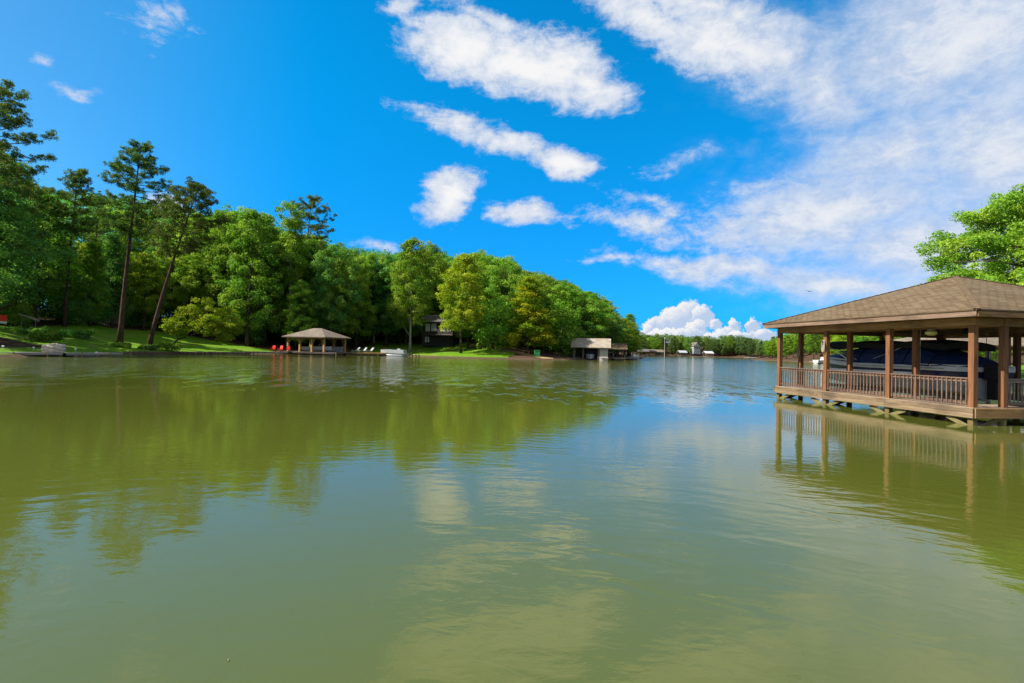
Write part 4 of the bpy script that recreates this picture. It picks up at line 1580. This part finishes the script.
# ------------------------------------------------------------------ neighbour boathouse behind it
def neighbour():
    x, y = at(968, 42)
    r = thing('grey_roofed_boathouse', 'grey roofed timber boathouse standing behind the near boathouse', 'boathouse', (x, y, 0), .1)
    x0, x1, y0, y1 = -5.6, 5.6, -3.6, 3.6
    for px_ in (-5.2, -1.8, 1.8, 5.2):
        for py_ in (-3.2, 3.2):
            MB().box((px_, py_, .6), (.17, .17, 4.2)).build('post', M['yellow_wood'], r)
    for py_ in (-3.2, 3.2):
        MB().box((0, py_, 2.82), (10.8, .12, .24)).build('beam', M['brown_wood'], r)
    mb = MB()
    for k in range(8):
        mb.box((0, -3.5 + k * .16, .52), (10.9, .15, .04)); mb.box((0, 3.5 - k * .16, .52), (10.9, .15, .04))
    mb.build('deck', M['grey_wood'], r)
    MB().box((0, -3.6, .38), (10.9, .05, .24)).build('rim_board', M['brown_wood'], r)
    mb = MB()
    mb.box((-3.5, -3.2, 1.36), (3.2, .09, .05))
    for k in range(20):
        mb.box((-5.0 + k * .155, -3.2, .96), (.04, .04, .78))
    mb.build('railing', M['white'], r)
    hip_roof(x0 - .3, x1 + .3, y0 - .3, y1 + .3, 3.05, 1.1, .12).build('roof', M['roof_grey'], r)


neighbour()

# ------------------------------------------------------------------ left bank: landing, boulder, lamps
def seg_dock(pts, width, z, name, label, m_, cat='dock', post_every=2.4):
    """plank landing that follows a line of (x, y) points"""
    c = Vector((sum(p[0] for p in pts) / len(pts), sum(p[1] for p in pts) / len(pts), 0))
    r = thing(name, label, cat, c)
    mb = MB(); rim = MB()
    for (p, q) in zip(pts[:-1], pts[1:]):
        p = Vector((*p, 0)) - c; q = Vector((*q, 0)) - c
        d = q - p; L = d.length; a = math.atan2(d.y, d.x); nrm = Vector((-d.y, d.x, 0)) / L
        k_n = int(L / .15)
        for k in range(k_n):
            o_ = p + d * ((k + .5) / k_n)
            mb.box((o_.x, o_.y, z), (L / k_n - .01, width, .045), a)
        for s in (-1, 1):
            m2 = (p + q) / 2 + nrm * s * (width / 2 + .03)
            rim.box((m2.x, m2.y, z - .12), (L, .05, .25), a)
    mb.build('planks', m_, r)
    rim.build('rim_board', m_, r)
    for (p, q) in zip(pts[:-1], pts[1:]):
        p = Vector((*p, 0)) - c; q = Vector((*q, 0)) - c
        d = q - p; L = d.length; nrm = Vector((-d.y, d.x, 0)) / L
        for k in range(max(1, int(L / post_every))):
            o_ = p + d * ((k + .5) / max(1, int(L / post_every)))
            for s in (-1, 1):
                e = o_ + nrm * s * (width / 2 + .13)
                MB().tube([(e.x, e.y, -1.2), (e.x, e.y, z + .06)], .07, 7).build('pile', M['pile'], r)
    return r


def P2(px, d):
    return at(px, d)


seg_dock([P2(-8, 49.5), P2(60, 54)], 1.5, .40, 'landing', 'weathered plank landing along the left lawn under the pale boulder', M['pale_wood'])
seg_dock([P2(62, 54.6), P2(119, 60.5)], 1.2, .34, 'landing', 'lower plank landing running right from the pale boulder', M['pale_wood'])


def boulder(px, d, wpx, hpx, z, label, seed=3, m_='stone'):
    rng = np.random.default_rng(seed)
    import bmesh
    bm = bmesh.new()
    bmesh.ops.create_icosphere(bm, subdivisions=4, radius=1)
    k = d / F
    for v in bm.verts:
        c = v.co
        # blocky: pull toward a box, then cut a sloping shoulder
        q = max(abs(c.x), abs(c.y), abs(c.z))
        c = c.lerp(c / q * .82, .72)
        if c.x < -.2:
            c.z -= (-.2 - c.x) * .45 * (1 if c.z > 0 else 0)
        n_ = .05 * math.sin(c.x * 5 + 1) * math.sin(c.y * 6) + .035 * math.sin(c.z * 9 + c.x * 4) + .012 * rng.normal()
        v.co = Vector((c.x * (wpx / 2 * k) * 1.12 * (1 + n_), c.y * .75 * (1 + n_), (c.z + .82) * hpx * k * .60 * (1 + n_)))
    me = bpy.data.meshes.new('boulder')
    bm.to_mesh(me); bm.free()
    me.materials.append(M[m_])
    x, y = at(px, d)
    o = bpy.data.objects.new('boulder', me)
    o.location = (x, y, z); o.rotation_euler = (0, 0, .6)
    COL.objects.link(o)
    tag(o, label, 'boulder')


boulder(54, 53.6, 19, 8.5, .40, 'pale squared boulder resting on the plank landing')


def path_lamp(px, d, label):
    x, y = at(px, d)
    r = thing('path_lamp', label, 'garden lamp', (x, y, gz(x, y) - .03), 0, 'white lamps on the left lawn')
    MB().tube([(0, 0, 0), (0, 0, .22)], .02, 6).build('stake', M['white'], r)
    MB().tube([(0, 0, .22), (0, 0, .25), (0, 0, .36), (0, 0, .40)], [.07, .11, .11, .03], 10).build('lamp_shade', M['white'], r)


for px_, d_, lb_ in ((3.5, 52, 'little white lamp on the lawn at the left edge'), (34, 55, 'little white lamp left of the pale boulder'),
                     (76, 58.5, 'little white lamp just right of the pale boulder'), (97, 61, 'little white lamp farthest right on the shaded lawn')):
    path_lamp(px_, d_, lb_)


def red_sign():
    x, y = at(-1, 70)
    g = gz(x, y)
    r = thing('garden_sign', 'red board with white stripe on posts at the left edge', 'sign', (x, y, g - .1), .5)
    zc = zat(0, 318, 70) - g
    for s in (-1, 1):
        MB().box((s * .55, .05, (zc + .5) / 2), (.09, .09, zc + .5)).build('post', M['brown_wood'], r)
    MB().box((0, 0, zc + .1), (1.5, .05, .8)).build('board', M['red'], r)
    MB().box((0, -.03, zc - .48), (1.5, .05, .30)).build('stripe_board', M['white'], r)


red_sign()


def log():
    d = 74
    x, y = at(28, d); k = d / F
    g = gz(x, y)
    mb = MB()
    mb.tube([(-10 * k, 0, zat(18, 314, d) - g), (-3 * k, .1, zat(25, 316.5, d) - g), (4 * k, .1, zat(32, 318.5, d) - g), (10 * k, 0, zat(38, 321, d) - g)], [.10, .13, .15, .16], 8)
    for q in (-7, 7):
        mb.tube([(q * k, 0, -.3), (q * k, 0, (zat(28 + q, 317.5 + q * .35, d) - g))], .05, 6)
    o = mb.build('handrail', M['grey_wood'])
    o.location = (x, y, g)
    tag(o, 'pale slanting pole rail in the shade above the bright green shrub', 'handrail')


log()


def retaining_wall(pts, label, hgt=.5):
    """course of stone blocks along the water"""
    mb = MB()
    rng = random.Random(3)
    c = Vector((*pts[0], 0))
    for p, q in zip(pts[:-1], pts[1:]):
        p = Vector((*p, 0)) - c; q = Vector((*q, 0)) - c
        d = q - p; L = d.length; a = math.atan2(d.y, d.x)
        n = max(1, int(L / .62))
        for row in range(2):
            for k in range(n):
                o_ = p + d * ((k + .5 + (row % 2) * .3) / n)
                mb.box((o_.x, o_.y, -.12 + row * .33 + rng.uniform(-.02, .02)), (L / n * rng.uniform(.8, .97), .42 + rng.uniform(0, .08), .31), a + rng.uniform(-.04, .04))
    o = mb.build('retaining_wall', M['block'])
    o.location = c
    tag(o, label, 'retaining wall')


retaining_wall([P2(128, 69.5), P2(160, 73.6), P2(190, 77.6), P2(225, 83.5), P2(250, 87)], 'low stone block wall edging the sunny lawn at the water')
seg_dock([P2(246, 87.5), P2(284, 92.5)], 1.2, .42, 'dock', 'narrow plank dock leading along the bank to the red chairs', M['grey_wood'])

# ------------------------------------------------------------------ pavilion with red chairs
def adirondack(x, y, z, rz, label):
    r = thing('adirondack_chair', label, 'chair', (x, y, z), rz, 'red chairs beside the pavilion', (.88, .88, .88))
    mb = MB()
    for k in range(5):
        mb.box((0, -.25 + k * .12, .36 - k * .035), (.56, .11, .025), 0, -.28)
    mb.build('seat', M['red'], r)
    mb = MB()
    for k in range(5):
        mb.box((-.24 + k * .12, .42, .68), (.11, .025, .85 + .06 * (2 - abs(k - 2))), 0, -.35)
    mb.build('backrest', M['red'], r)
    for s in (-1, 1):
        MB().box((s * .34, -.28, .29), (.06, .12, .58)).build('leg', M['red'], r)
        MB().bar((s * .34, -.2, .34), (s * .34, .55, .02), .05, .12).build('leg', M['red'], r)
        MB().box((s * .37, .02, .595), (.16, .78, .03)).build('armrest', M['red'], r)


def pavilion():
    d = 97
    x, y = at(317, d)
    r = thing('pavilion', 'timber pavilion with grey hipped roof and yellow posts by the water', 'pavilion', (x, y, 0), -.32)
    zd = .55
    hw, hd = 4.1, 3.2
    ztop = 2.95
    for ix in range(4):
        for iy in (-1, 1):
            px_ = -hw + .2 + ix * (2 * hw - .4) / 3
            MB().box((px_, iy * (hd - .2), (ztop - 1.2) / 2), (.30, .30, ztop + 1.2)).build('post', M['yellow_wood'], r)
            for s in (-1, 1):
                if (ix == 0 and s < 0) or (ix == 3 and s > 0):
                    continue
                MB().bar((px_ + s * .14, iy * (hd - .2), ztop - .75), (px_ + s * .75, iy * (hd - .2), ztop - .06), .10, .12).build('brace', M['yellow_wood'], r)
    for iy in (-1, 1):
        MB().box((0, iy * (hd - .2), ztop + .14), (2 * hw + .1, .22, .27)).build('beam', M['yellow_wood'], r)
    for ix in (-1, 1):
        MB().box((ix * (hw - .2), 0, ztop + .14), (.22, 2 * hd - .65, .26)).build('beam', M['yellow_wood'], r)
    mb = MB()
    for k in range(45):
        mb.box((0, -hd - .1 + k * (2 * hd + .2) / 44, zd - .03), (2 * hw + 4.6 if k < 45 else 0, .145, .05))
    mb.build('deck', M['grey_wood'], r)
    MB().box((0, -hd - .22, zd - .16), (2 * hw + 4.6, .06, .30)).build('rim_board', M['dark_wood'], r)
    for k in range(6):
        MB().tube([(-6.6 + k * 2.64, -hd, -1.3), (-6.6 + k * 2.64, -hd, zd - .06)], .12, 8).build('pile', M['pile'], r)
    hip_roof(-hw - .6, hw + .6, -hd - .6, hd + .6, ztop + .30, 1.65, .16).build('roof', M['roof_grey'], r)
    # low white railing along the back
    mb = MB()
    mb.box((0, hd - .2 - .2, zd + .95), (2 * hw - .8, .08, .07)); mb.box((0, hd - .4, zd + .12), (2 * hw - .8, .06, .07))
    for k in range(50):
        mb.box((-hw + .5 + k * (2 * hw - 1) / 49, hd - .4, zd + .52), (.05, .045, .78))
    mb.build('railing', M['white'], r)
    c, s = math.cos(-.32), math.sin(-.32)
    w_ = lambda a, b: (x + a * c - b * s, y + a * s + b * c)
    for (q_, d_, rz, lb) in ((273.5, 95.8, .15, 'red slatted chair farthest left on the pavilion deck'), (280.5, 95.4, -.1, 'red slatted chair second from the left on the deck'), (288.5, 94.6, .4, 'red slatted chair beside the corner post of the pavilion')):
        adirondack(*at(q_, d_), zd, rz, lb)
    # white runabout moored inside
    bx, by = w_(.6, -.4)
    bt = thing('white_boat', 'small white boat sheltered under the pavilion roof', 'boat', (bx, by, zd - .02), -.32)
    mb = MB()
    n = 12
    S = []
    for i in range(n):
        t_ = i / (n - 1); w2 = .95 * (1 - max(0, (t_ - .5) * 2) ** 2.5 * .95); rs = .25 * t_ ** 3
        S.append([(-3 + 6 * t_, 0, .02 + rs), (-3 + 6 * t_, w2 * .8, .22 + rs), (-3 + 6 * t_, w2, .92 + rs * .6)])
    for s2 in (1, -1):
        for i in range(n - 1):
            for k in range(2):
                mb.face([(q[0], s2 * q[1], q[2]) for q in (S[i][k], S[i + 1][k], S[i + 1][k + 1], S[i][k + 1])])
    mb.face([S[0][0], S[0][1], S[0][2], (S[0][2][0], -S[0][2][1], S[0][2][2]), (S[0][1][0], -S[0][1][1], S[0][1][2])])
    mb.build('hull', M['offwhite'], bt, True)
    mb = MB()
    for i in range(n - 1):
        mb.face([(S[i][2][0], -S[i][2][1] * .97, S[i][2][2]), (S[i + 1][2][0], -S[i + 1][2][1] * .97, S[i + 1][2][2]), (S[i + 1][2][0], S[i + 1][2][1] * .97, S[i + 1][2][2]), (S[i][2][0], S[i][2][1] * .97, S[i][2][2])])
    mb.build('deck_cover', M['grey'], bt)
    mb = MB(); mb.bar((.4, -.7, 1.0), (.9, -.5, 1.5), .05); mb.bar((.4, .7, 1.0), (.9, .5, 1.5), .05); mb.bar((.9, -.5, 1.5), (.9, .5, 1.5), .05)
    mb.build('windscreen_frame', M['metal'], bt)


pavilion()


def lounger(x, y, z, rz, label):
    r = thing('lounge_chair', label, 'lounge chair', (x, y, z), rz, 'pale lounge chairs right of the pavilion')
    mb = MB()
    mb.box((0, -.35, .36), (.62, 1.25, .06))
    mb.build('seat', M['grey'], r)
    MB().box((0, .55, .66), (.62, .78, .06), 0, .85).build('backrest', M['grey'], r)
    for sx in (-1, 1):
        for yy in (-.85, .2):
            MB().box((sx * .27, yy, .165), (.05, .05, .33)).build('leg', M['metal'], r)


pd_ = seg_dock([P2(350, 99.5), P2(384, 103)], 3.2, .55, 'sun_dock', 'yellowish timber dock with pale lounge chairs right of the pavilion', M['yellow_wood'])
for q_, dd, lb in ((356, 100.6, 'pale lounge chair nearest the pavilion on the yellowish dock'), (363, 101.3, 'pale lounge chair in the middle of the yellowish dock'), (370, 102, 'pale lounge chair farthest from the pavilion on the dock')):
    lounger(*P2(q_, dd), .58, -.7, lb)


def pontoon():
    x, y = P2(394, 103.5)
    r = thing('pontoon_boat', 'grey and white pontoon boat moored below the dark house', 'boat', (x, y, 0), -.1)
    for s in (-1, 1):
        MB().tube([(-2.6, s * .85, .12), (-2.3, s * .85, .12), (1.9, s * .85, .12), (2.6, s * .85, .28)], [.15, .30, .30, .06], 10).build('pontoon', M['metal'], r, True)
    MB().box((0, 0, .50), (4.8, 2.3, .10)).build('deck', M['grey'], r)
    mb = MB()
    for s in (-1, 1):
        mb.box((0, s * 1.12, .92), (4.5, .04, .62))
    for s in (-1, 1):
        mb.box((s * 2.27, 0, .92), (.04, 2.18, .62))
    mb.build('fence_panel', M['offwhite'], r)
    MB().box((-.9, 0, .92), (1.5, 1.5, .70)).build('seat', M['grey'], r)
    MB().box((.9, .4, 1.02), (.7, .7, .90), taper=.8).build('console', M['offwhite'], r)


pontoon()
for i_, px_ in enumerate((409, 412.5, 416, 419)):
    x_, y_ = P2(px_, 101.5 - i_ * .3)
    o_ = MB().tube([(0, 0, -1.2), (0, 0, .38), (0, 0, .42)], [.17, .16, .10], 9).build('mooring_pile', M['dark_wood'])
    o_.location = (x_, y_, 0)
    tag(o_, ['black mooring stump beside the pontoon boat', 'second black mooring stump right of the pontoon boat', 'third black mooring stump right of the pontoon boat', 'black mooring stump farthest from the pontoon boat'][i_], 'mooring pile', 'black stumps at the lawn edge')

# ------------------------------------------------------------------ houses of the left bank
def window(parent, x, z, w_, h_, y, glass='curtain', frame='white'):
    f = MB()
    t_ = .10
    f.box((x - w_ / 2 + t_ / 2, y - .03, z), (t_, .08, h_)); f.box((x + w_ / 2 - t_ / 2, y - .03, z), (t_, .08, h_))
    f.box((x, y - .03, z + h_ / 2 - t_ / 2), (w_ - 2 * t_, .08, t_)); f.box((x, y - .03, z - h_ / 2 + t_ / 2), (w_ - 2 * t_, .08, t_))
    f.box((x, y - .03, z), (.05, .06, h_ - 2 * t_))
    o = f.build('window', M[frame], parent)
    MB().box((x, y - .005, z), (w_ - 2 * t_, .03, h_ - 2 * t_)).build('pane', M[glass], o)


def dark_house():
    d = 121
    x, y = at(437, d)
    g = zat(436, 342, d)
    r = thing('dark_house', 'dark timber house with grey roof and pale windows on the lawn', 'house', (x, y, g), -.25)
    MB().box((0, 3, 2.0), (7.6, 6, 6.0)).build('wall', M['dark_wood'], r)
    rf = gable_roof(-4.5, 4.5, -.7, 6.7, 4.75, 1.7, .18).build('roof', M['roof_dark'], r)
    MB().box((1.8, 3.4, 6.2), (.8, .8, 1.8)).build('chimney', M['block'], rf)
    for xx, w_ in ((-2.4, 1.05), (-.9, 1.2), (1.3, 1.1), (2.9, .9)):
        window(r, xx, 3.35, w_, 1.75, 0)
    window(r, -2.5, .55, 1.0, 1.2, 0)
    MB().box((1.6, -.06, 1.7), (4.2, .10, .22)).build('trim_board', M['grey_wood'], r)
    mb = MB(); mb.box((.9, -1.0, 1.55), (5.6, 1.9, .12)); mb.build('balcony', M['dark_wood'], r)
    for xx in (-1.7, 3.5):
        MB().box((xx, -1.8, .25), (.14, .14, 2.5)).build('balcony_post', M['dark_wood'], r)


dark_house()


def hidden_house():
    d = 104
    x, y = at(122, d)
    g = gz(x, y)
    r = thing('pale_house', 'pale house glimpsed between trunks behind the sunny lawn', 'house', (x, y, g - .6), .5)
    MB().box((0, 3, 2.6), (9, 6, 5.2)).build('wall', M['cream'], r)
    gable_roof(-5, 5, -.6, 6.6, 5.2, 2.2, .2).build('roof', M['roof_grey'], r)
    for xx in (-3, -1, 1, 3):
        window(r, xx, 3.2, 1.2, 1.5, 0, 'glass')


hidden_house()


def path_fence():
    """timber handrail and edging down the earth path"""
    p0, p1 = P2(474, 117), P2(529, 106)
    r = thing('path_fence', 'brown timber rail descending beside the earth path to the water', 'fence', (*p0, 0), 0)
    n = 11
    V3 = []
    for k in range(n):
        t_ = k / (n - 1)
        x = p0[0] + (p1[0] - p0[0]) * t_; y = p0[1] + (p1[1] - p0[1]) * t_
        V3.append(Vector((x - p0[0], y - p0[1], gz(x, y))))
    for p in V3:
        MB().box((p.x, p.y, p.z + .4), (.12, .12, 1.0)).build('post', M['brown_wood'], r)
    for zz in (.35, .8):
        mb = MB()
        for a, b in zip(V3[:-1], V3[1:]):
            mb.bar(a + Vector((0, -.08, zz)), b + Vector((0, -.08, zz)), .05, .14)
        mb.build('rail', M['brown_wood'], r)


path_fence()


def storage_box():
    x, y = P2(537, 106)
    r = thing('storage_box', 'upright green box standing at the water left of tan boathouse', 'storage box', (x, y, gz(x, y) - .05), .1)
    MB().box((0, 0, .62), (1.1, .8, 1.24)).build('body', M['green'], r)
    MB().box((0, -.02, 1.29), (1.2, .92, .09)).build('lid', M['green'], r)
    for s in (-1, 1):
        MB().box((s * .27, -.42, .62), (.50, .03, 1.08)).build('door', M['green'], r)


storage_box()


def tan_boathouse():
    d = 114
    x, y = at(591, d)
    r = thing('tan_boathouse', 'tan roofed boathouse on posts at the wooded point', 'boathouse', (x, y, 0), -.18)
    hw, hd = 3.7, 2.7
    for px_ in (-3.5, -1.6, 1.6, 3.5):
        for py_ in (-2.4, 2.4):
            MB().box((px_, py_, .75), (.18, .18, 3.7)).build('post', M['grey_wood'], r)
    mb = MB()
    for k in range(34):
        mb.box((-3.7 + k * 7.4 / 33, 0 if abs(-3.7 + k * 7.4 / 33) > 2.2 else 2.2, .50), (.21, 5.4 if abs(-3.7 + k * 7.4 / 33) > 2.2 else 1.0, .05))
    mb.build('deck', M['grey_wood'], r)
    MB().box((0, 2.55, 1.55), (7.2, .06, 2.1)).build('back_wall', M['dark_wood'], r)
    MB().box((2.75, -2.45, 1.20), (1.75, .10, 2.5)).build('door_panel', M['cream'], r)
    for py_ in (-2.4, 2.4):
        MB().box((0, py_, 2.66), (7.5, .16, .22)).build('beam', M['grey_wood'], r)
    gable_roof(-4.2, 4.2, -3.2, 3.2, 2.72, 2.0, .14).build('roof', M['roof_tan'], r)
    c, s = math.cos(-.18), math.sin(-.18)
    b = thing('moored_boat', 'white boat with blue stripe moored inside the tan boathouse', 'boat', (x - .2 * c, y - .2 * s, 0), math.pi / 2 - .18)
    mb = MB(); n = 10; S = []
    for i in range(n):
        t_ = i / (n - 1); w2 = .95 * (1 - max(0, (t_ - .5) * 2) ** 2.5 * .95)
        S.append([(2.4 - 4.8 * t_, 0, .15), (2.4 - 4.8 * t_, w2 * .8, .35), (2.4 - 4.8 * t_, w2, 1.15 + .15 * t_)])
    for s2 in (1, -1):
        for i in range(n - 1):
            for k in range(2):
                mb.face([(q[0], s2 * q[1], q[2]) for q in (S[i][k], S[i + 1][k], S[i + 1][k + 1], S[i][k + 1])])
    mb.face([S[0][0], S[0][1], S[0][2], (S[0][2][0], -S[0][2][1], S[0][2][2]), (S[0][1][0], -S[0][1][1], S[0][1][2])])
    for i in range(n - 1):
        mb.face([(S[i][2][0], -S[i][2][1] * .97, S[i][2][2]), (S[i + 1][2][0], -S[i + 1][2][1] * .97, S[i + 1][2][2]), (S[i + 1][2][0], S[i + 1][2][1] * .97, S[i + 1][2][2]), (S[i][2][0], S[i][2][1] * .97, S[i][2][2])])
    mb.build('hull', M['offwhite'], b)
    MB().box((.3, 0, 1.55), (1.4, 1.5, .7), taper=.75).build('cover', M['navy'], b)
    # smaller brown one beside it
    x2, y2 = at(617, 121)
    r2 = thing('brown_boathouse', 'smaller brown roofed boathouse right of the tan one', 'boathouse', (x2, y2, 0), -.18)
    for px_ in (-1.7, 1.7):
        for py_ in (-2, 2):
            MB().box((px_, py_, .7), (.16, .16, 3.6)).build('post', M['dark_wood'], r2)
    mb = MB()
    for k in range(16):
        mb.box((-1.8 + k * .24, 0, .48), (.22, 4.4, .05))
    mb.build('deck', M['grey_wood'], r2)
    for py_ in (-2, 2):
        MB().box((0, py_, 2.52), (3.8, .14, .2)).build('beam', M['dark_wood'], r2)
    gable_roof(-2.3, 2.3, -2.6, 2.6, 2.55, 1.35, .12).build('roof', M['fascia_roof'] if 'fascia_roof' in M else M['roof'], r2)


tan_boathouse()
seg_dock([P2(545, 107), P2(574, 111)], 1.2, .40, 'dock', 'low plank dock left of the tan boathouse', M['grey_wood'])
seg_dock([P2(618, 128), P2(634, 140)], 1.6, .45, 'dock', 'low plank dock at the tip right of the brown boathouse', M['grey_wood'])


def tip_boat():
    x, y = P2(634, 150)
    r = thing('moored_skiff', 'small white skiff moored at the tip of the point', 'boat', (x, y, 0), .6)
    mb = MB(); n = 9; S = []
    for i in range(n):
        t_ = i / (n - 1); w2 = .85 * (1 - max(0, (t_ - .45) / .55) ** 2.5 * .95)
        S.append([(-2.2 + 4.4 * t_, 0, -.1), (-2.2 + 4.4 * t_, w2 * .8, .1), (-2.2 + 4.4 * t_, w2, .65 + .2 * t_)])
    for s2 in (1, -1):
        for i in range(n - 1):
            for k in range(2):
                mb.face([(q[0], s2 * q[1], q[2]) for q in (S[i][k], S[i + 1][k], S[i + 1][k + 1], S[i][k + 1])])
    mb.face([S[0][0], S[0][1], S[0][2], (S[0][2][0], -S[0][2][1], S[0][2][2]), (S[0][1][0], -S[0][1][1], S[0][1][2])])
    for i in range(n - 1):
        mb.face([(S[i][2][0], -S[i][2][1] * .97, .55), (S[i + 1][2][0], -S[i + 1][2][1] * .97, .55), (S[i + 1][2][0], S[i + 1][2][1] * .97, .55), (S[i][2][0], S[i][2][1] * .97, .55)])
    mb.build('hull', M['offwhite'], r)
    MB().box((-.2, 0, .95), (1.2, 1.1, .8), taper=.75).build('console', M['white'], r)


tip_boat()

# ------------------------------------------------------------------ far shore
def canopy_dock(px, d, w_, label, roofm, group='boat canopies on the far shore'):
    x, y = at(px, d)
    r = thing('boat_canopy', label, 'boat canopy', (x, y, 0), 0, group)
    for sx in (-1, 1):
        for sy in (-1, 1):
            MB().box((sx * w_ * .42, sy * 2.6, .7), (.22, .22, 4.0)).build('post', M['grey_wood'], r)
    MB().box((0, 0, .45), (w_, 6, .2)).build('deck', M['grey_wood'], r)
    gable_roof(-w_ / 2 - .4, w_ / 2 + .4, -3.4, 3.4, 2.6, 1.4, .25).build('roof', roofm, r)


canopy_dock(682, 352, 4.6, 'pale grey roofed boat canopy on the far shore left of the gabled house', M['grey'])
canopy_dock(708, 362, 5.2, 'white roofed boat canopy on the far shore right of the gabled house', M['offwhite'])
canopy_dock(655, 322, 9.0, 'long grey roofed boat canopy at the left end of far shore', M['roof_grey'])
canopy_dock(642, 300, 6.0, 'dark roofed boat canopy just past the wooded point', M['roof_dark'])


def far_house(px, d, w_, h_, label, wallm, roofm, rise, zpix):
    x, y = at(px, d)
    z = zat(px, zpix, d)
    r = thing('lake_house', label, 'house', (x, y, z), .1, 'houses on the far shore')
    MB().box((0, 4, h_ / 2 - 1.5), (w_, 8, h_ + 3)).build('wall', wallm, r)
    # gable faces the lake
    mb = MB()
    slope_face(mb, [(-w_ / 2 - .5, 8.6, h_), (-w_ / 2 - .5, -.6, h_), (0, -.6, h_ + rise), (0, 8.6, h_ + rise)])
    slope_face(mb, [(w_ / 2 + .5, -.6, h_), (w_ / 2 + .5, 8.6, h_), (0, 8.6, h_ + rise), (0, -.6, h_ + rise)])
    mb.face([(-w_ / 2 - .5, -.6, h_), (-w_ / 2 - .5, 8.6, h_), (w_ / 2 + .5, 8.6, h_), (w_ / 2 + .5, -.6, h_)], [(0, 0)] * 4)
    mb.build('roof', roofm, r)
    MB().face([(-w_ / 2, -.02, h_ + .003), (w_ / 2, -.02, h_ + .003), (0, -.02, h_ + rise * .95)]).face([(-w_ / 2, .1, h_ + .003), (0, .1, h_ + rise * .95), (w_ / 2, .1, h_ + .003)]).build('gable', wallm, r)
    for k in range(3):
        window(r, -w_ / 3 + k * w_ / 3, h_ * .55, 1.4, 1.8, 0, 'glass')


far_house(697, 384, 5.0, 2.6, 'white gabled house among the far trees between the canopies', M['offwhite'], M['roof_grey'], 3.0, 350)
far_house(735, 388, 15, 3.6, 'long brown house above the far waterline', M['brown_wood'], M['roof_tan'], 1.6, 353)


def far_pole():
    x, y = at(664.5, 318)
    g = gz(x, y)
    r = thing('pale_tower', 'pale narrow tower rising on the far shore left of canopies', 'tower', (x, y, g - .2), 0)
    top = zat(664, 338, 318) - g
    MB().tube([(0, 0, 0), (0, 0, top * .55), (0, 0, top)], [.18, .14, .10], 8).build('shaft', M['cream'], r)
    MB().box((0, 0, top + .3), (.5, .5, .5), taper=.6).build('cap', M['white'], r)


far_pole()
seg_dock([at(744, 366), at(756, 366)], 2.0, .6, 'dock', 'pale dock below the long brown house', M['white'], 'dock', 3.0)

# right bank dock seen through the near boathouse
seg_dock([at(812, 160), at(842, 150)], 2.2, .55, 'dock', 'grey plank dock on the right bank seen through the boathouse', M['grey_wood'])


def right_boat():
    x, y = at(826, 148)
    r = thing('white_runabout', 'white runabout moored across the lake seen through the boathouse', 'boat', (x, y, 0), .2)
    mb = MB(); n = 9; S = []
    for i in range(n):
        t_ = i / (n - 1); w2 = 1.1 * (1 - max(0, (t_ - .45) / .55) ** 2.5 * .95)
        S.append([(-3.4 + 6.8 * t_, 0, -.1), (-3.4 + 6.8 * t_, w2 * .8, .2), (-3.4 + 6.8 * t_, w2, 1.0 + .3 * t_)])
    for s2 in (1, -1):
        for i in range(n - 1):
            for k in range(2):
                mb.face([(q[0], s2 * q[1], q[2]) for q in (S[i][k], S[i + 1][k], S[i + 1][k + 1], S[i][k + 1])])
    for i in range(n - 1):
        mb.face([(S[i][2][0], -S[i][2][1] * .97, .95), (S[i + 1][2][0], -S[i + 1][2][1] * .97, .95), (S[i + 1][2][0], S[i + 1][2][1] * .97, .95), (S[i][2][0], S[i][2][1] * .97, .95)])
    mb.face([S[0][0], S[0][1], S[0][2], (S[0][2][0], -S[0][2][1], S[0][2][2]), (S[0][1][0], -S[0][1][1], S[0][1][2])])
    mb.build('hull', M['offwhite'], r)
    MB().box((-.4, 0, 1.4), (2.0, 1.4, .9), taper=.7).build('cabin', M['white'], r)


right_boat()


def bird():
    d = 38
    x, y = at(808, d)
    z = zat(808, 291.5, d)
    mb = MB()
    mb.tube([(-.19, 0, 0), (-.12, 0, .01), (0, 0, .02), (.1, 0, .02), (.16, 0, .03), (.20, 0, .02)], [.012, .035, .055, .045, .035, .006], 8)
    for s in (-1, 1):
        w_ = [(.06, s * .04, .03), (.08, s * .22, .09), (.02, s * .44, .05), (-.05, s * .22, .08), (-.06, s * .04, .03)]
        mb.face(w_); mb.face([(q[0], q[1], q[2] - .012) for q in w_][::-1])
    mb.face([(-.17, -.02, .005), (-.17, .02, .005), (-.29, .06, .0), (-.29, -.06, .0)])
    o = mb.build('bird', M['black'])
    o.scale = (.6, .6, .6)
    o.location = (x, y, z); o.rotation_euler = (0.25, 0.1, 1.2)
    tag(o, 'dark bird gliding in the sky left of the near boathouse roof', 'bird')


bird()
print('forest trees', NF, 'objects', len(bpy.data.objects))
